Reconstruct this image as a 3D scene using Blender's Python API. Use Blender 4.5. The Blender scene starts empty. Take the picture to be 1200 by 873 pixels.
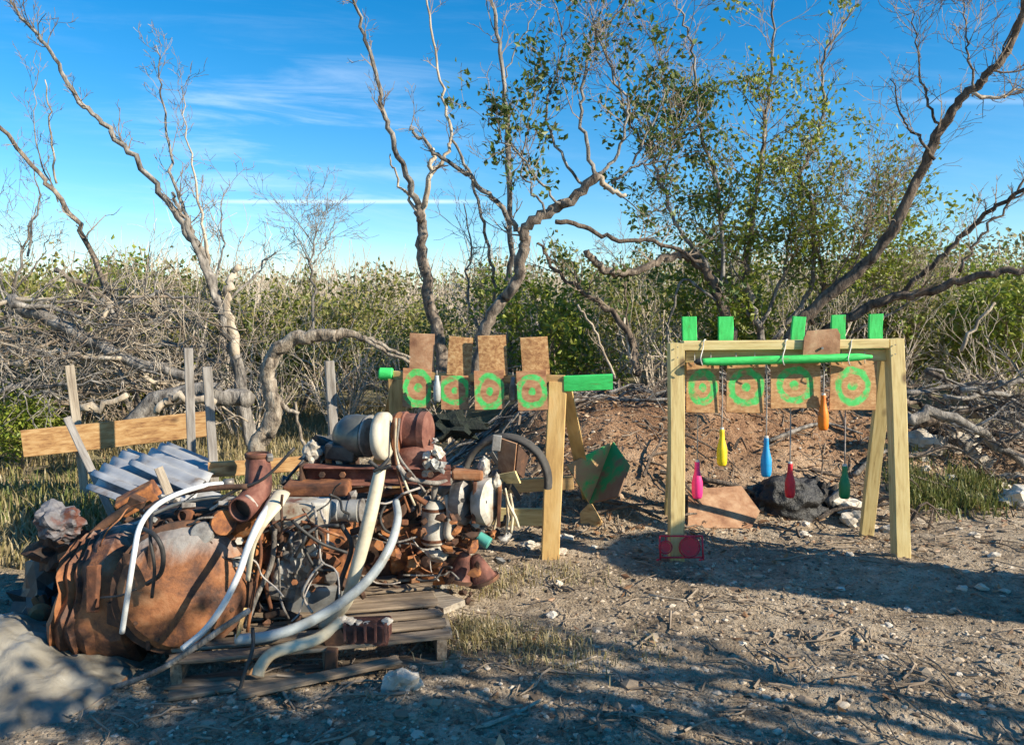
import bpy, bmesh, math, random
import numpy as np
from mathutils import Vector, Matrix, noise as mnoise

# ------------------------------------------------------------------ camera, sky, sun
SC = bpy.context.scene
COL = SC.collection
CAMZ = 1.55
PITCH = math.atan(66.5 / 900.0)
cam_d = bpy.data.cameras.new("camera")
cam = bpy.data.objects.new("camera", cam_d)
COL.objects.link(cam)
cam.location = (0, 0, CAMZ)
cam.rotation_euler = (math.pi / 2 - PITCH, 0, 0)
cam_d.sensor_width = 36.0
cam_d.lens = 27.0
cam_d.clip_start = 0.05
cam_d.clip_end = 2000.0
SC.camera = cam

SUN_EL = math.radians(27.0)
SUN_AZ = math.radians(114.0)          # clockwise from +Y: behind the camera, to the right
SUN_DIR = Vector((math.sin(SUN_AZ) * math.cos(SUN_EL), math.cos(SUN_AZ) * math.cos(SUN_EL), math.sin(SUN_EL)))
sun_l = bpy.data.lights.new("sun", 'SUN')
sun_l.energy = 4.9
sun_l.angle = math.radians(0.5)
sun_l.color = (1.0, 0.90, 0.72)
sun = bpy.data.objects.new("sun", sun_l)
COL.objects.link(sun)
sun.rotation_euler = SUN_DIR.to_track_quat('Z', 'Y').to_euler()
sun.location = (6, -6, 9)

world = bpy.data.worlds.new("World")
SC.world = world
world.use_nodes = True
wn, wl = world.node_tree.nodes, world.node_tree.links
for n in list(wn): wn.remove(n)
def WN(t, **k):
    n = wn.new(t)
    for a, v in k.items(): setattr(n, a, v)
    return n
sky = WN('ShaderNodeTexSky', sky_type='NISHITA', sun_disc=False)
sky.sun_elevation = SUN_EL
sky.sun_rotation = SUN_AZ
sky.air_density = 1.0
sky.dust_density = 0.0
sky.ozone_density = 3.2
hs = WN('ShaderNodeHueSaturation')
hs.inputs['Saturation'].default_value = 1.42
hs.inputs['Hue'].default_value = 0.497
hs.inputs['Value'].default_value = 1.02
wl.new(sky.outputs[0], hs.inputs['Color'])
# thin cirrus: noise on a high flat layer (direction divided by its height)
tc = WN('ShaderNodeTexCoord')
sp = WN('ShaderNodeSeparateXYZ'); wl.new(tc.outputs['Generated'], sp.inputs[0])
def WM(op, a, b=None, c=None, clamp=False):
    n = WN('ShaderNodeMath', operation=op, use_clamp=clamp)
    for i, v in enumerate((a, b, c)):
        if v is None: continue
        if isinstance(v, (int, float)): n.inputs[i].default_value = v
        else: wl.new(v, n.inputs[i])
    return n.outputs[0]
zz = WM('MAXIMUM', sp.outputs[2], 0.02)
yy = WM('MAXIMUM', sp.outputs[1], 0.05)
u = WM('DIVIDE', sp.outputs[0], yy)      # tangent of the bearing
v = WM('DIVIDE', sp.outputs[2], yy)      # tangent of the height
cx = WN('ShaderNodeCombineXYZ')
# streaky noise, tilted a little
wl.new(WM('MULTIPLY', WM('ADD', u, WM('MULTIPLY', v, 0.9)), 2.2), cx.inputs[0])
wl.new(WM('MULTIPLY', WM('ADD', v, WM('MULTIPLY', u, 0.06)), 17.0), cx.inputs[1])
nz = WN('ShaderNodeTexNoise'); nz.inputs['Scale'].default_value = 1.6
nz.inputs['Detail'].default_value = 8.0; nz.inputs['Roughness'].default_value = 0.62
nz.inputs['Distortion'].default_value = 0.5
wl.new(cx.outputs[0], nz.inputs['Vector'])
st = WM('SMOOTHSTEP', nz.outputs[0], 0.50, 0.80) if False else None
mr = WN('ShaderNodeMapRange', interpolation_type='SMOOTHSTEP')
mr.inputs['From Min'].default_value = 0.44; mr.inputs['From Max'].default_value = 0.78
wl.new(nz.outputs[0], mr.inputs['Value'])
def window(x, lo, hi, soft):
    a = WN('ShaderNodeMapRange', interpolation_type='SMOOTHSTEP')
    a.inputs['From Min'].default_value = lo - soft; a.inputs['From Max'].default_value = lo + soft
    b = WN('ShaderNodeMapRange', interpolation_type='SMOOTHSTEP')
    b.inputs['From Min'].default_value = hi - soft; b.inputs['From Max'].default_value = hi + soft
    wl.new(x, a.inputs['Value']); wl.new(x, b.inputs['Value'])
    return WM('MULTIPLY', a.outputs[0], WM('SUBTRACT', 1.0, b.outputs[0]))
wisp = WM('MULTIPLY', mr.outputs[0], WM('MULTIPLY', window(u, -0.46, -0.10, 0.12), window(v, 0.13, 0.30, 0.06)))
wisp2 = WM('MULTIPLY', mr.outputs[0], 0.05)
# contrail: one thin straight streak
ct = WM('ABSOLUTE', WM('SUBTRACT', v, WM('ADD', 0.146, WM('MULTIPLY', u, 0.0))))
ctm = WN('ShaderNodeMapRange', interpolation_type='SMOOTHSTEP')
ctm.inputs['From Min'].default_value = 0.0; ctm.inputs['From Max'].default_value = 0.0042
ctm.inputs['To Min'].default_value = 1.0; ctm.inputs['To Max'].default_value = 0.0
wl.new(ct, ctm.inputs['Value'])
contrail = WM('MULTIPLY', ctm.outputs[0], window(u, -0.38, -0.05, 0.05))
ct2 = WM('ABSOLUTE', WM('SUBTRACT', v, 0.272))
ctm2 = WN('ShaderNodeMapRange', interpolation_type='SMOOTHSTEP')
ctm2.inputs['From Min'].default_value = 0.0; ctm2.inputs['From Max'].default_value = 0.007
ctm2.inputs['To Min'].default_value = 1.0; ctm2.inputs['To Max'].default_value = 0.0
wl.new(ct2, ctm2.inputs['Value'])
contrail2 = WM('MULTIPLY', ctm2.outputs[0], WM('MULTIPLY', window(u, 0.5, 0.72, 0.08), 0.15))
cl = WM('ADD', WM('MULTIPLY', wisp, 0.34), WM('ADD', WM('MULTIPLY', contrail, 0.45), WM('ADD', wisp2, contrail2)), clamp=True)
mixc = WN('ShaderNodeMix', data_type='RGBA')
wl.new(cl, mixc.inputs[0])
wl.new(hs.outputs[0], mixc.inputs[6])
mixc.inputs[7].default_value = (7.2, 7.8, 8.4, 1)
bg = WN('ShaderNodeBackground'); bg.inputs[1].default_value = 0.098
wl.new(mixc.outputs[2], bg.inputs[0])
wo = WN('ShaderNodeOutputWorld'); wl.new(bg.outputs[0], wo.inputs[0])

SC.view_settings.view_transform = 'Standard'
SC.view_settings.look = 'None'
SC.view_settings.exposure = 0.92
SC.view_settings.gamma = 1.0
SC.view_settings.use_curve_mapping = False
try:
    SC.cycles.max_bounces = 6; SC.cycles.diffuse_bounces = 3; SC.cycles.transparent_max_bounces = 6
except Exception: pass

# ------------------------------------------------------------------ helpers
RNG = np.random.default_rng(11)
random.seed(5)
def W(px, py, d):
    """point seen at photo pixel (px,py) at distance d along +Y"""
    u = (px - 600) / 900.0; v = (436.5 - py) / 900.0
    f = Vector((0, math.cos(PITCH), -math.sin(PITCH))); up = Vector((0, math.sin(PITCH), math.cos(PITCH)))
    D = f + up * v + Vector((1, 0, 0)) * u
    return Vector((0, 0, CAMZ)) + D * (d / D.y)

def _h(ix, iy, s):
    n = (ix * 374761393 + iy * 668265263 + s * 974634777) & 0x7fffffff
    n = ((n ^ (n >> 13)) * 1274126177) & 0x7fffffff
    return ((n ^ (n >> 16)) & 0xffff) / 65535.0
def vnoise(x, y, s=0):
    x = np.asarray(x, float); y = np.asarray(y, float)
    ix = np.floor(x).astype(np.int64); iy = np.floor(y).astype(np.int64)
    fx = x - ix; fy = y - iy
    fx = fx * fx * (3 - 2 * fx); fy = fy * fy * (3 - 2 * fy)
    a = _h(ix, iy, s); b = _h(ix + 1, iy, s); c = _h(ix, iy + 1, s); d = _h(ix + 1, iy + 1, s)
    return (a * (1 - fx) + b * fx) * (1 - fy) + (c * (1 - fx) + d * fx) * fy - 0.5
def fbm(x, y, s=0, o=4):
    r = 0; a = 1.0
    for i in range(o):
        r = r + a * vnoise(x, y, s + i); x = x * 2.03 + 7.1; y = y * 2.03 + 3.7; a *= 0.5
    return r
def ss(a, b, x):
    t = np.clip((np.asarray(x, float) - a) / (b - a), 0, 1); return t * t * (3 - 2 * t)
def berm(x, y):
    """0..1 how much of the dirt bank stands at x, y"""
    wx = ss(-0.9, 0.7, x) * (1 - 0.55 * ss(3.1, 4.2, x)) * (1 - ss(5.5, 8.5, x))
    yy = np.asarray(y) + 0.25 * np.sin(np.asarray(x) * 1.3 + 0.5)
    return wx * ss(5.35, 7.1, yy) * (1 - 0.6 * ss(7.5, 10.0, yy))
def hz(x, y):
    x = np.asarray(x, float); y = np.asarray(y, float)
    near = 1 - ss(30, 80, np.hypot(x, y))
    b = berm(x, y)
    h = b * (0.80 + 0.22 * fbm(x * 1.7, y * 1.7, 5, 3))
    h = h + near * (0.05 * fbm(x * 0.9, y * 0.9, 9, 3) + 0.030 * fbm(x * 5, y * 5, 2, 3) + 0.016 * fbm(x * 22, y * 22, 3, 2))
    return h
def H(x, y): return float(hz(x, y))
def G(px, py):
    """ground point seen at a photo pixel"""
    d0 = 1.5; 
    for i in range(2000):
        p = W(px, py, d0)
        if p.z <= H(p.x, p.y): return p
        d0 *= 1.01
    return p
def on_ground(p): return Vector((p.x, p.y, H(p.x, p.y)))

def build_mesh(name, V, Q=None, T=None, smooth=False):
    V = np.asarray(V, dtype=np.float32).reshape(-1, 3)
    Q = np.zeros((0, 4), np.int32) if Q is None else np.asarray(Q, np.int32).reshape(-1, 4)
    T = np.zeros((0, 3), np.int32) if T is None else np.asarray(T, np.int32).reshape(-1, 3)
    me = bpy.data.meshes.new(name)
    me.vertices.add(len(V)); me.vertices.foreach_set('co', V.ravel())
    nl = len(Q) * 4 + len(T) * 3
    me.loops.add(nl); me.polygons.add(len(Q) + len(T))
    me.loops.foreach_set('vertex_index', np.concatenate([Q.ravel(), T.ravel()]))
    ls = np.concatenate([np.arange(len(Q)) * 4, len(Q) * 4 + np.arange(len(T)) * 3]).astype(np.int32)
    me.polygons.foreach_set('loop_start', ls)
    me.update(calc_edges=True); me.validate()
    me.polygons.foreach_set('use_smooth', np.full(len(me.polygons), smooth or len(Q) + len(T) < 4000, dtype=bool))
    if not smooth and len(Q) + len(T) < 4000: me.set_sharp_from_angle(angle=math.radians(28))
    return me

def link(name, me, mat=None, parent=None, matrix=None):
    o = bpy.data.objects.new(name, me); COL.objects.link(o)
    if mat is not None and me is not None:
        if not me.materials: me.materials.append(mat)
    if parent is not None:
        o.parent = parent; o.matrix_parent_inverse = parent.matrix_basis.inverted()
    if matrix is not None: o.matrix_basis = matrix
    return o
def tag(o, label=None, cat=None, group=None, kind=None):
    if label: o['label'] = label
    if cat: o['category'] = cat
    if group: o['group'] = group
    if kind: o['kind'] = kind
    return o
def thing(name, loc, label, cat, group=None):
    o = bpy.data.objects.new(name, None); COL.objects.link(o)
    o.empty_display_size = 0.1
    o.matrix_basis = Matrix.Translation(Vector(loc))
    return tag(o, label, cat, group)
def frame(p0, p1, up=(0, 0, 1)):
    x = (Vector(p1) - Vector(p0)); L = x.length; x = x / L
    up = Vector(up)
    if abs(x.dot(up.normalized())) > 0.98: up = Vector((0, -1, 0.01))
    y = up.cross(x).normalized(); z = x.cross(y)
    M = Matrix((x, y, z)).transposed().to_4x4(); M.translation = Vector(p0)
    return M, L

def plank_mesh(L, w, t, seg=6, ch=0.004, warp=0.003, seed=0, n0='plank', rough_end=0.0):
    """board along local X, w in Z, t in Y, chamfered, slightly warped"""
    r = random.Random(seed)
    ch = min(ch, w * 0.3, t * 0.3)
    prof = [(-t/2+ch, -w/2), (t/2-ch, -w/2), (t/2, -w/2+ch), (t/2, w/2-ch), (t/2-ch, w/2), (-t/2+ch, w/2), (-t/2, w/2-ch), (-t/2, -w/2+ch)]
    V = []; Q = []; T = []
    a, b = r.uniform(0, 6), r.uniform(0, 6)
    for i in range(seg + 1):
        u = i / seg; dy = warp * math.sin(a + u * 4); dz = warp * math.sin(b + u * 3)
        for k, (y, z) in enumerate(prof):
            e = (r.uniform(-1, 1) * rough_end) if i in (0, seg) else 0
            V.append((L * u + e, y + dy + r.uniform(-1, 1) * ch * 0.25, z + dz + r.uniform(-1, 1) * ch * 0.25))
    for i in range(seg):
        for k in range(8):
            k2 = (k + 1) % 8
            Q.append((i*8+k, i*8+k2, (i+1)*8+k2, (i+1)*8+k))
    c0 = len(V); V.append((0, 0, 0)); V.append((L, 0, 0))
    for k in range(8):
        k2 = (k + 1) % 8
        T.append((c0, k2, k)); T.append((c0+1, seg*8+k, seg*8+k2))
    return build_mesh(n0, V, Q, T)
_seed = [0]
def plank(name, p0, p1, w, t, mat, parent=None, up=(0, 0, 1), **k):
    _seed[0] += 1
    M, L = frame(p0, p1, up)
    k.setdefault('seed', _seed[0])
    return link(name, plank_mesh(L, w, t, n0=name, **k), mat, parent, M)

def catmull(pts, n=6):
    P = [Vector(p) for p in pts]
    if len(P) < 3: 
        return [P[0].lerp(P[1], i / n) for i in range(n + 1)]
    P = [P[0] * 2 - P[1]] + P + [P[-1] * 2 - P[-2]]
    out = []
    for i in range(1, len(P) - 2):
        a, b, c, d = P[i-1], P[i], P[i+1], P[i+2]
        for k in range(n):
            t = k / n
            out.append(0.5 * ((2*b) + (c-a)*t + (2*a-5*b+4*c-d)*t*t + (3*b-a-3*c+d)*t*t*t))
    out.append(P[-2]); return out
def tube_data(P, R, sides=8, hollow=0.0, lump=0.0, seed=0, flat=1.0, ridge=0.0):
    r = random.Random(seed)
    P = [Vector(p) for p in P]; N = len(P)
    if isinstance(R, (int, float)): R = [R] * N
    elif len(R) != N:
        R = list(np.interp(np.linspace(0, 1, N), np.linspace(0, 1, len(R)), R))
    V = []; Q = []; T = []
    tan = [(P[min(i+1, N-1)] - P[max(i-1, 0)]).normalized() for i in range(N)]
    ref = Vector((0, 0, 1)) if abs(tan[0].z) < 0.9 else Vector((1, 0, 0))
    n = tan[0].cross(ref).normalized()
    for i in range(N):
        n = (n - tan[i] * n.dot(tan[i])).normalized(); b = tan[i].cross(n)
        for k in range(sides):
            a = 2 * math.pi * k / sides
            rr = R[i] * (1 + r.uniform(-lump, lump) + ridge * math.sin(a * 3 + i * .22 + seed) + ridge * .7 * math.sin(a * 5 - i * .31))
            V.append(P[i] + n * math.cos(a) * rr + b * math.sin(a) * rr * flat)
    for i in range(N - 1):
        for k in range(sides):
            k2 = (k + 1) % sides
            Q.append((i*sides+k, i*sides+k2, (i+1)*sides+k2, (i+1)*sides+k))
    if hollow > 0:
        base = len(V)
        for i in range(N):
            c = P[i]
            for k in range(sides): V.append(c + (Vector(V[i*sides+k]) - c) * (1 - hollow))
        for i in range(N - 1):
            for k in range(sides):
                k2 = (k + 1) % sides
                Q.append((base+i*sides+k2, base+i*sides+k, base+(i+1)*sides+k, base+(i+1)*sides+k2))
        for k in range(sides):
            k2 = (k + 1) % sides; e = (N-1)*sides
            Q.append((k2, k, base+k, base+k2)); Q.append((e+k, e+k2, base+e+k2, base+e+k))
    else:
        c0 = len(V); V.append(P[0]); V.append(P[-1]); e = (N-1)*sides
        for k in range(sides):
            k2 = (k + 1) % sides
            T.append((c0, k2, k)); T.append((c0+1, e+k, e+k2))
    return V, Q, T
def tube(name, pts, R, mat, parent=None, sides=8, n=5, smooth=True, **k):
    P = catmull(pts, n) if n else [Vector(p) for p in pts]
    o0 = P[0].copy()
    V, Q, T = tube_data([p - o0 for p in P], R, sides, **k)
    return link(name, build_mesh(name, V, Q, T, smooth), mat, parent, Matrix.Translation(o0))
def lathe(name, prof, org, axis, mat, parent=None, seg=24, dent=0.0, seed=0, smooth=False, roll=None, sq=1.0):
    """profile [(x along axis, radius)] round axis through org"""
    r = random.Random(seed); V = []; Q = []; T = []
    N = len(prof)
    for i, (x, rad) in enumerate(prof):
        for k in range(seg):
            a = 2 * math.pi * k / seg
            d = 1 + dent * mnoise.noise(Vector((x * 6 + seed, math.cos(a) * 1.7, math.sin(a) * 1.7)))
            V.append((x, math.cos(a) * rad * d, math.sin(a) * rad * d * sq))
    for i in range(N - 1):
        for k in range(seg):
            k2 = (k + 1) % seg
            Q.append((i*seg+k, (i+1)*seg+k, (i+1)*seg+k2, i*seg+k2))
    c = len(V); V.append((prof[0][0], 0, 0)); V.append((prof[-1][0], 0, 0)); e = (N-1)*seg
    for k in range(seg):
        k2 = (k + 1) % seg
        T.append((c, k, k2)); T.append((c+1, e+k2, e+k))
    M, _ = frame(org, Vector(org) + Vector(axis))
    me = build_mesh(name, V, Q, T, smooth)
    return link(name, me, mat, parent, M)
def rbox(name, c, dims, mat, parent=None, rot=(0, 0, 0), bev=0.006, jit=0.0, seed=0):
    bm = bmesh.new(); bmesh.ops.create_cube(bm, size=1)
    r = random.Random(seed)
    for v in bm.verts:
        v.co = Vector((v.co.x * dims[0], v.co.y * dims[1], v.co.z * dims[2])) + Vector([r.uniform(-jit, jit) for _ in range(3)])
    bev = min(bev, min(dims) * 0.3)
    if bev > 0: bmesh.ops.bevel(bm, geom=list(bm.edges), offset=bev, segments=2, affect='EDGES', profile=0.5)
    me = bpy.data.meshes.new(name); bm.to_mesh(me); bm.free()
    from mathutils import Euler
    M = Matrix.Translation(Vector(c)) @ Euler([math.radians(a) for a in rot]).to_matrix().to_4x4()
    return link(name, me, mat, parent, M)
def blob_data(radii, sub=2, amp=0.25, freq=1.5, seed=0, flat_bottom=None):
    bm = bmesh.new(); bmesh.ops.create_icosphere(bm, subdivisions=sub, radius=1)
    off = Vector((seed * 3.1, seed * 1.7, seed * 0.9))
    for v in bm.verts:
        d = 1 + amp * mnoise.noise(v.co * freq + off) + amp * 0.5 * mnoise.noise(v.co * freq * 2.7 + off)
        v.co = Vector((v.co.x * radii[0] * d, v.co.y * radii[1] * d, v.co.z * radii[2] * d))
        if flat_bottom is not None: v.co.z = max(v.co.z, flat_bottom)
    return bm
def blob(name, c, radii, mat, parent=None, sub=2, amp=0.25, freq=1.5, seed=0, smooth=False, rotz=0.0):
    bm = blob_data(radii, sub, amp, freq, seed)
    me = bpy.data.meshes.new(name); bm.to_mesh(me); bm.free()
    if smooth: me.polygons.foreach_set('use_smooth', np.ones(len(me.polygons), bool))
    return link(name, me, mat, parent, Matrix.Translation(Vector(c)) @ Matrix.Rotation(rotz, 4, 'Z'))

# ------------------------------------------------------------------ materials
def mat_base(name):
    m = bpy.data.materials.new(name); m.use_nodes = True
    nt = m.node_tree; b = nt.nodes['Principled BSDF']
    return m, nt, b
def ramp(nt, fac, stops, interp='LINEAR'):
    r = nt.nodes.new('ShaderNodeValToRGB'); r.color_ramp.interpolation = interp
    el = r.color_ramp.elements
    while len(el) > 1: el.remove(el[-1])
    el[0].position = stops[0][0]; el[0].color = (*stops[0][1], 1)
    for p, c in stops[1:]:
        e = el.new(p); e.color = (*c, 1)
    nt.links.new(fac, r.inputs[0]); return r.outputs[0]
def tnoise(nt, vec, scale, detail=6, rough=0.6, dist=0.0):
    n = nt.nodes.new('ShaderNodeTexNoise'); n.inputs['Scale'].default_value = scale
    n.inputs['Detail'].default_value = detail; n.inputs['Roughness'].default_value = rough
    n.inputs['Distortion'].default_value = dist
    if vec is not None: nt.links.new(vec, n.inputs['Vector'])
    return n.outputs[0]
def coords(nt, stretch=(1, 1, 1), kind='Object', rnd=True):
    t = nt.nodes.new('ShaderNodeTexCoord'); mp = nt.nodes.new('ShaderNodeMapping')
    mp.inputs['Scale'].default_value = stretch
    nt.links.new(t.outputs[kind], mp.inputs[0])
    if not rnd: return mp.outputs[0]
    oi = nt.nodes.new('ShaderNodeObjectInfo'); mu = nt.nodes.new('ShaderNodeMath'); mu.operation = 'MULTIPLY'
    mu.inputs[1].default_value = 37.0; nt.links.new(oi.outputs['Random'], mu.inputs[0])
    ad = nt.nodes.new('ShaderNodeVectorMath'); ad.operation = 'ADD'
    nt.links.new(mp.outputs[0], ad.inputs[0]); nt.links.new(mu.outputs[0], ad.inputs[1])
    return ad.outputs[0]
def bump(nt, b, h, strength=0.4, dist=0.01):
    bp = nt.nodes.new('ShaderNodeBump'); bp.inputs['Strength'].default_value = strength
    bp.inputs['Distance'].default_value = dist
    nt.links.new(h, bp.inputs['Height']); nt.links.new(bp.outputs[0], b.inputs['Normal'])
def noisy(name, stops, scale=6, rough=0.75, metal=0.0, bs=0.4, bd=0.006, bscale=None, stretch=(1, 1, 1), detail=7, dist=0.3, kind='Object'):
    m, nt, b = mat_base(name)
    c = coords(nt, stretch, kind)
    f = tnoise(nt, c, scale, detail, 0.62, dist)
    nt.links.new(ramp(nt, f, stops), b.inputs['Base Color'])
    b.inputs['Roughness'].default_value = rough; b.inputs['Metallic'].default_value = metal
    bump(nt, b, tnoise(nt, c, bscale or scale * 4, 5, 0.65), bs, bd)
    return m
def leafmat(name, cols, trans=0.35):
    m, nt, b = mat_base(name)
    g = nt.nodes.new('ShaderNodeNewGeometry')
    n = len(cols)
    col = ramp(nt, g.outputs['Random Per Island'], [(i / (n - 1), c) for i, c in enumerate(cols)])
    nt.links.new(col, b.inputs['Base Color']); b.inputs['Roughness'].default_value = 0.5
    tr = nt.nodes.new('ShaderNodeBsdfTranslucent'); nt.links.new(col, tr.inputs[0])
    mx = nt.nodes.new('ShaderNodeMixShader'); mx.inputs[0].default_value = trans
    out = nt.nodes['Material Output']
    nt.links.new(b.outputs[0], mx.inputs[1]); nt.links.new(tr.outputs[0], mx.inputs[2]); nt.links.new(mx.outputs[0], out.inputs[0])
    return m

M = {}
M['pine'] = noisy('treated_pine', [(0.27, (0.24, 0.15, 0.06)), (0.36, (0.50, 0.36, 0.15)), (0.5, (0.62, 0.48, 0.21)), (0.7, (0.70, 0.57, 0.29))], 12, 0.7, bs=0.25, stretch=(0.5, 5, 5), bd=0.003)
M['pine_old'] = noisy('aged_pine', [(0.3, (0.30, 0.17, 0.06)), (0.5, (0.52, 0.32, 0.13)), (0.72, (0.64, 0.44, 0.20))], 7, 0.8, bs=0.35, stretch=(0.5, 5, 5), bd=0.004)
M['plank_orange'] = noisy('orange_plank', [(0.32, (0.20, 0.09, 0.035)), (0.48, (0.40, 0.22, 0.085)), (0.68, (0.52, 0.34, 0.16))], 11, 0.85, bs=0.5, stretch=(0.8, 3.5, 3.5), bd=0.004)
M['palletwood'] = noisy('pallet_wood', [(0.3, (0.09, 0.065, 0.045)), (0.5, (0.21, 0.155, 0.105)), (0.7, (0.36, 0.28, 0.20))], 8, 0.9, bs=0.6, stretch=(0.5, 6, 6), bd=0.006)
M['osb'] = noisy('mottled_board', [(0.30, (0.20, 0.085, 0.035)), (0.46, (0.38, 0.19, 0.075)), (0.6, (0.54, 0.32, 0.14)), (0.75, (0.62, 0.44, 0.24))], 30, 0.85, bs=0.4, stretch=(1.2, 1, 1.6), detail=9)
M['greywood'] = noisy('weathered_wood', [(0.3, (0.16, 0.12, 0.09)), (0.5, (0.34, 0.28, 0.21)), (0.7, (0.48, 0.41, 0.32))], 8, 0.9, bs=0.6, stretch=(0.5, 6, 6), bd=0.006)
M['stake'] = noisy('silver_stake', [(0.3, (0.12, 0.10, 0.085)), (0.5, (0.25, 0.225, 0.20)), (0.75, (0.36, 0.33, 0.30))], 8, 0.85, bs=0.4, stretch=(0.5, 5, 5))
M['bark_dark'] = noisy('dark_bark', [(0.32, (0.035, 0.026, 0.02)), (0.5, (0.13, 0.095, 0.07)), (0.7, (0.27, 0.21, 0.16))], 9, 0.95, bs=1.0, bd=0.02, stretch=(2, 2, 0.6))
M['bark_grey'] = noisy('grey_bark', [(0.34, (0.05, 0.042, 0.037)), (0.5, (0.20, 0.178, 0.155)), (0.7, (0.42, 0.38, 0.335))], 8, 0.95, bs=1.0, bd=0.015, stretch=(2, 2, 0.6))
M['bark_warm'] = noisy('warm_bark', [(0.34, (0.045, 0.034, 0.027)), (0.5, (0.18, 0.14, 0.11)), (0.7, (0.38, 0.31, 0.24))], 8, 0.95, bs=1.0, bd=0.015, stretch=(2, 2, 1))
M['bark_pale'] = noisy('bleached_wood', [(0.28, (0.13, 0.09, 0.065)), (0.48, (0.38, 0.31, 0.23)), (0.7, (0.56, 0.49, 0.39))], 7, 0.9, bs=0.8, bd=0.01, stretch=(1.5, 1.5, 0.7))
M['driftwood'] = noisy('weathered_driftwood', [(0.33, (0.05, 0.038, 0.028)), (0.46, (0.22, 0.175, 0.13)), (0.6, (0.38, 0.32, 0.25)), (0.75, (0.50, 0.44, 0.35))], 16, 0.95, bs=1.0, bd=0.02, bscale=40, stretch=(1.6, 1.6, .7))
M['twig'] = noisy('twig_bark', [(0.3, (0.12, 0.085, 0.06)), (0.7, (0.34, 0.27, 0.20))], 3, 0.95, bs=0.0)
M['twig_pale'] = noisy('pale_twig', [(0.3, (0.30, 0.23, 0.17)), (0.7, (0.60, 0.52, 0.42))], 3, 0.95, bs=0.0)
M['leaf_dark'] = leafmat('dark_leaf', [(0.04, 0.085, 0.014), (0.075, 0.13, 0.022), (0.115, 0.17, 0.035), (0.19, 0.20, 0.05)])
M['leaf_olive'] = leafmat('olive_leaf', [(0.10, 0.13, 0.02), (0.18, 0.20, 0.035), (0.27, 0.265, 0.06), (0.33, 0.27, 0.10)])
M['leaf_green'] = leafmat('green_leaf', [(0.12, 0.18, 0.016), (0.21, 0.27, 0.03), (0.31, 0.34, 0.05), (0.19, 0.20, 0.04)])
M['leaf_far'] = leafmat('far_leaf', [(0.17, 0.17, 0.055), (0.26, 0.24, 0.10), (0.36, 0.31, 0.17)])
M['dry_leaf'] = leafmat('dry_leaf', [(0.20, 0.10, 0.05), (0.36, 0.20, 0.10), (0.48, 0.33, 0.20), (0.15, 0.08, 0.05)], 0.15)
M['grass'] = leafmat('dry_grass', [(0.26, 0.20, 0.09), (0.38, 0.30, 0.16), (0.19, 0.17, 0.06), (0.50, 0.41, 0.26)], 0.25)
M['grass_green'] = leafmat('green_grass', [(0.09, 0.12, 0.025), (0.17, 0.19, 0.05), (0.30, 0.26, 0.11)], 0.25)
M['rust'] = noisy('rust', [(0.32, (0.03, 0.016, 0.012)), (0.47, (0.13, 0.05, 0.025)), (0.6, (0.29, 0.115, 0.045)), (0.75, (0.36, 0.20, 0.11))], 6, 0.85, 0.1, bs=0.7, bd=0.006)
M['rust_orange'] = noisy('orange_rust', [(0.36, (0.035, 0.018, 0.012)), (0.46, (0.16, 0.058, 0.025)), (0.58, (0.38, 0.145, 0.042)), (0.75, (0.38, 0.25, 0.15))], 9, 0.85, 0.0, bs=0.5)
M['rust_red'] = noisy('red_rust', [(0.33, (0.045, 0.018, 0.015)), (0.5, (0.16, 0.058, 0.04)), (0.7, (0.28, 0.135, 0.095))], 9, 0.8, 0.1, bs=0.6)
M['rust_dark'] = noisy('dark_rust', [(0.35, (0.025, 0.018, 0.015)), (0.55, (0.10, 0.05, 0.03)), (0.7, (0.25, 0.11, 0.05))], 8, 0.85, 0.2, bs=0.7)
M['white_paint'] = noisy('chipped_white_paint', [(0.34, (0.16, 0.07, 0.04)), (0.42, (0.30, 0.25, 0.19)), (0.58, (0.50, 0.47, 0.41))], 7, 0.6, 0.0, bs=0.3)
M['alu'] = noisy('dull_aluminium', [(0.32, (0.07, 0.055, 0.045)), (0.48, (0.24, 0.22, 0.20)), (0.7, (0.46, 0.44, 0.40))], 9, 0.5, 0.35, bs=0.5)
M['greymetal'] = noisy('grey_metal', [(0.3, (0.07, 0.07, 0.07)), (0.5, (0.22, 0.22, 0.21)), (0.7, (0.36, 0.35, 0.33))], 6, 0.55, 0.3, bs=0.3)
M['pvc'] = noisy('white_pvc', [(0.3, (0.36, 0.33, 0.28)), (0.5, (0.60, 0.61, 0.60)), (0.8, (0.68, 0.69, 0.69))], 5, 0.35, 0.0, bs=0.1)
M['hose'] = noisy('grey_hose', [(0.3, (0.22, 0.20, 0.16)), (0.5, (0.36, 0.38, 0.37)), (0.8, (0.46, 0.50, 0.51))], 6, 0.4, 0.0, bs=0.2)
M['cream'] = noisy('cream_pipe', [(0.3, (0.25, 0.17, 0.09)), (0.48, (0.52, 0.45, 0.32)), (0.7, (0.66, 0.60, 0.46))], 5, 0.6, 0.0, bs=0.3)
M['black'] = noisy('black_rubber', [(0.3, (0.012, 0.012, 0.012)), (0.7, (0.05, 0.047, 0.045))], 10, 0.6, 0.0, bs=0.3)
M['blackmetal'] = noisy('sooty_metal', [(0.3, (0.02, 0.02, 0.022)), (0.6, (0.08, 0.08, 0.08)), (0.8, (0.2, 0.13, 0.09))], 6, 0.45, 0.4, bs=0.3)
M['stone'] = noisy('limestone', [(0.3, (0.30, 0.25, 0.20)), (0.5, (0.52, 0.46, 0.38)), (0.7, (0.66, 0.61, 0.53))], 9, 0.95, bs=0.9, bd=0.01)
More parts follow.
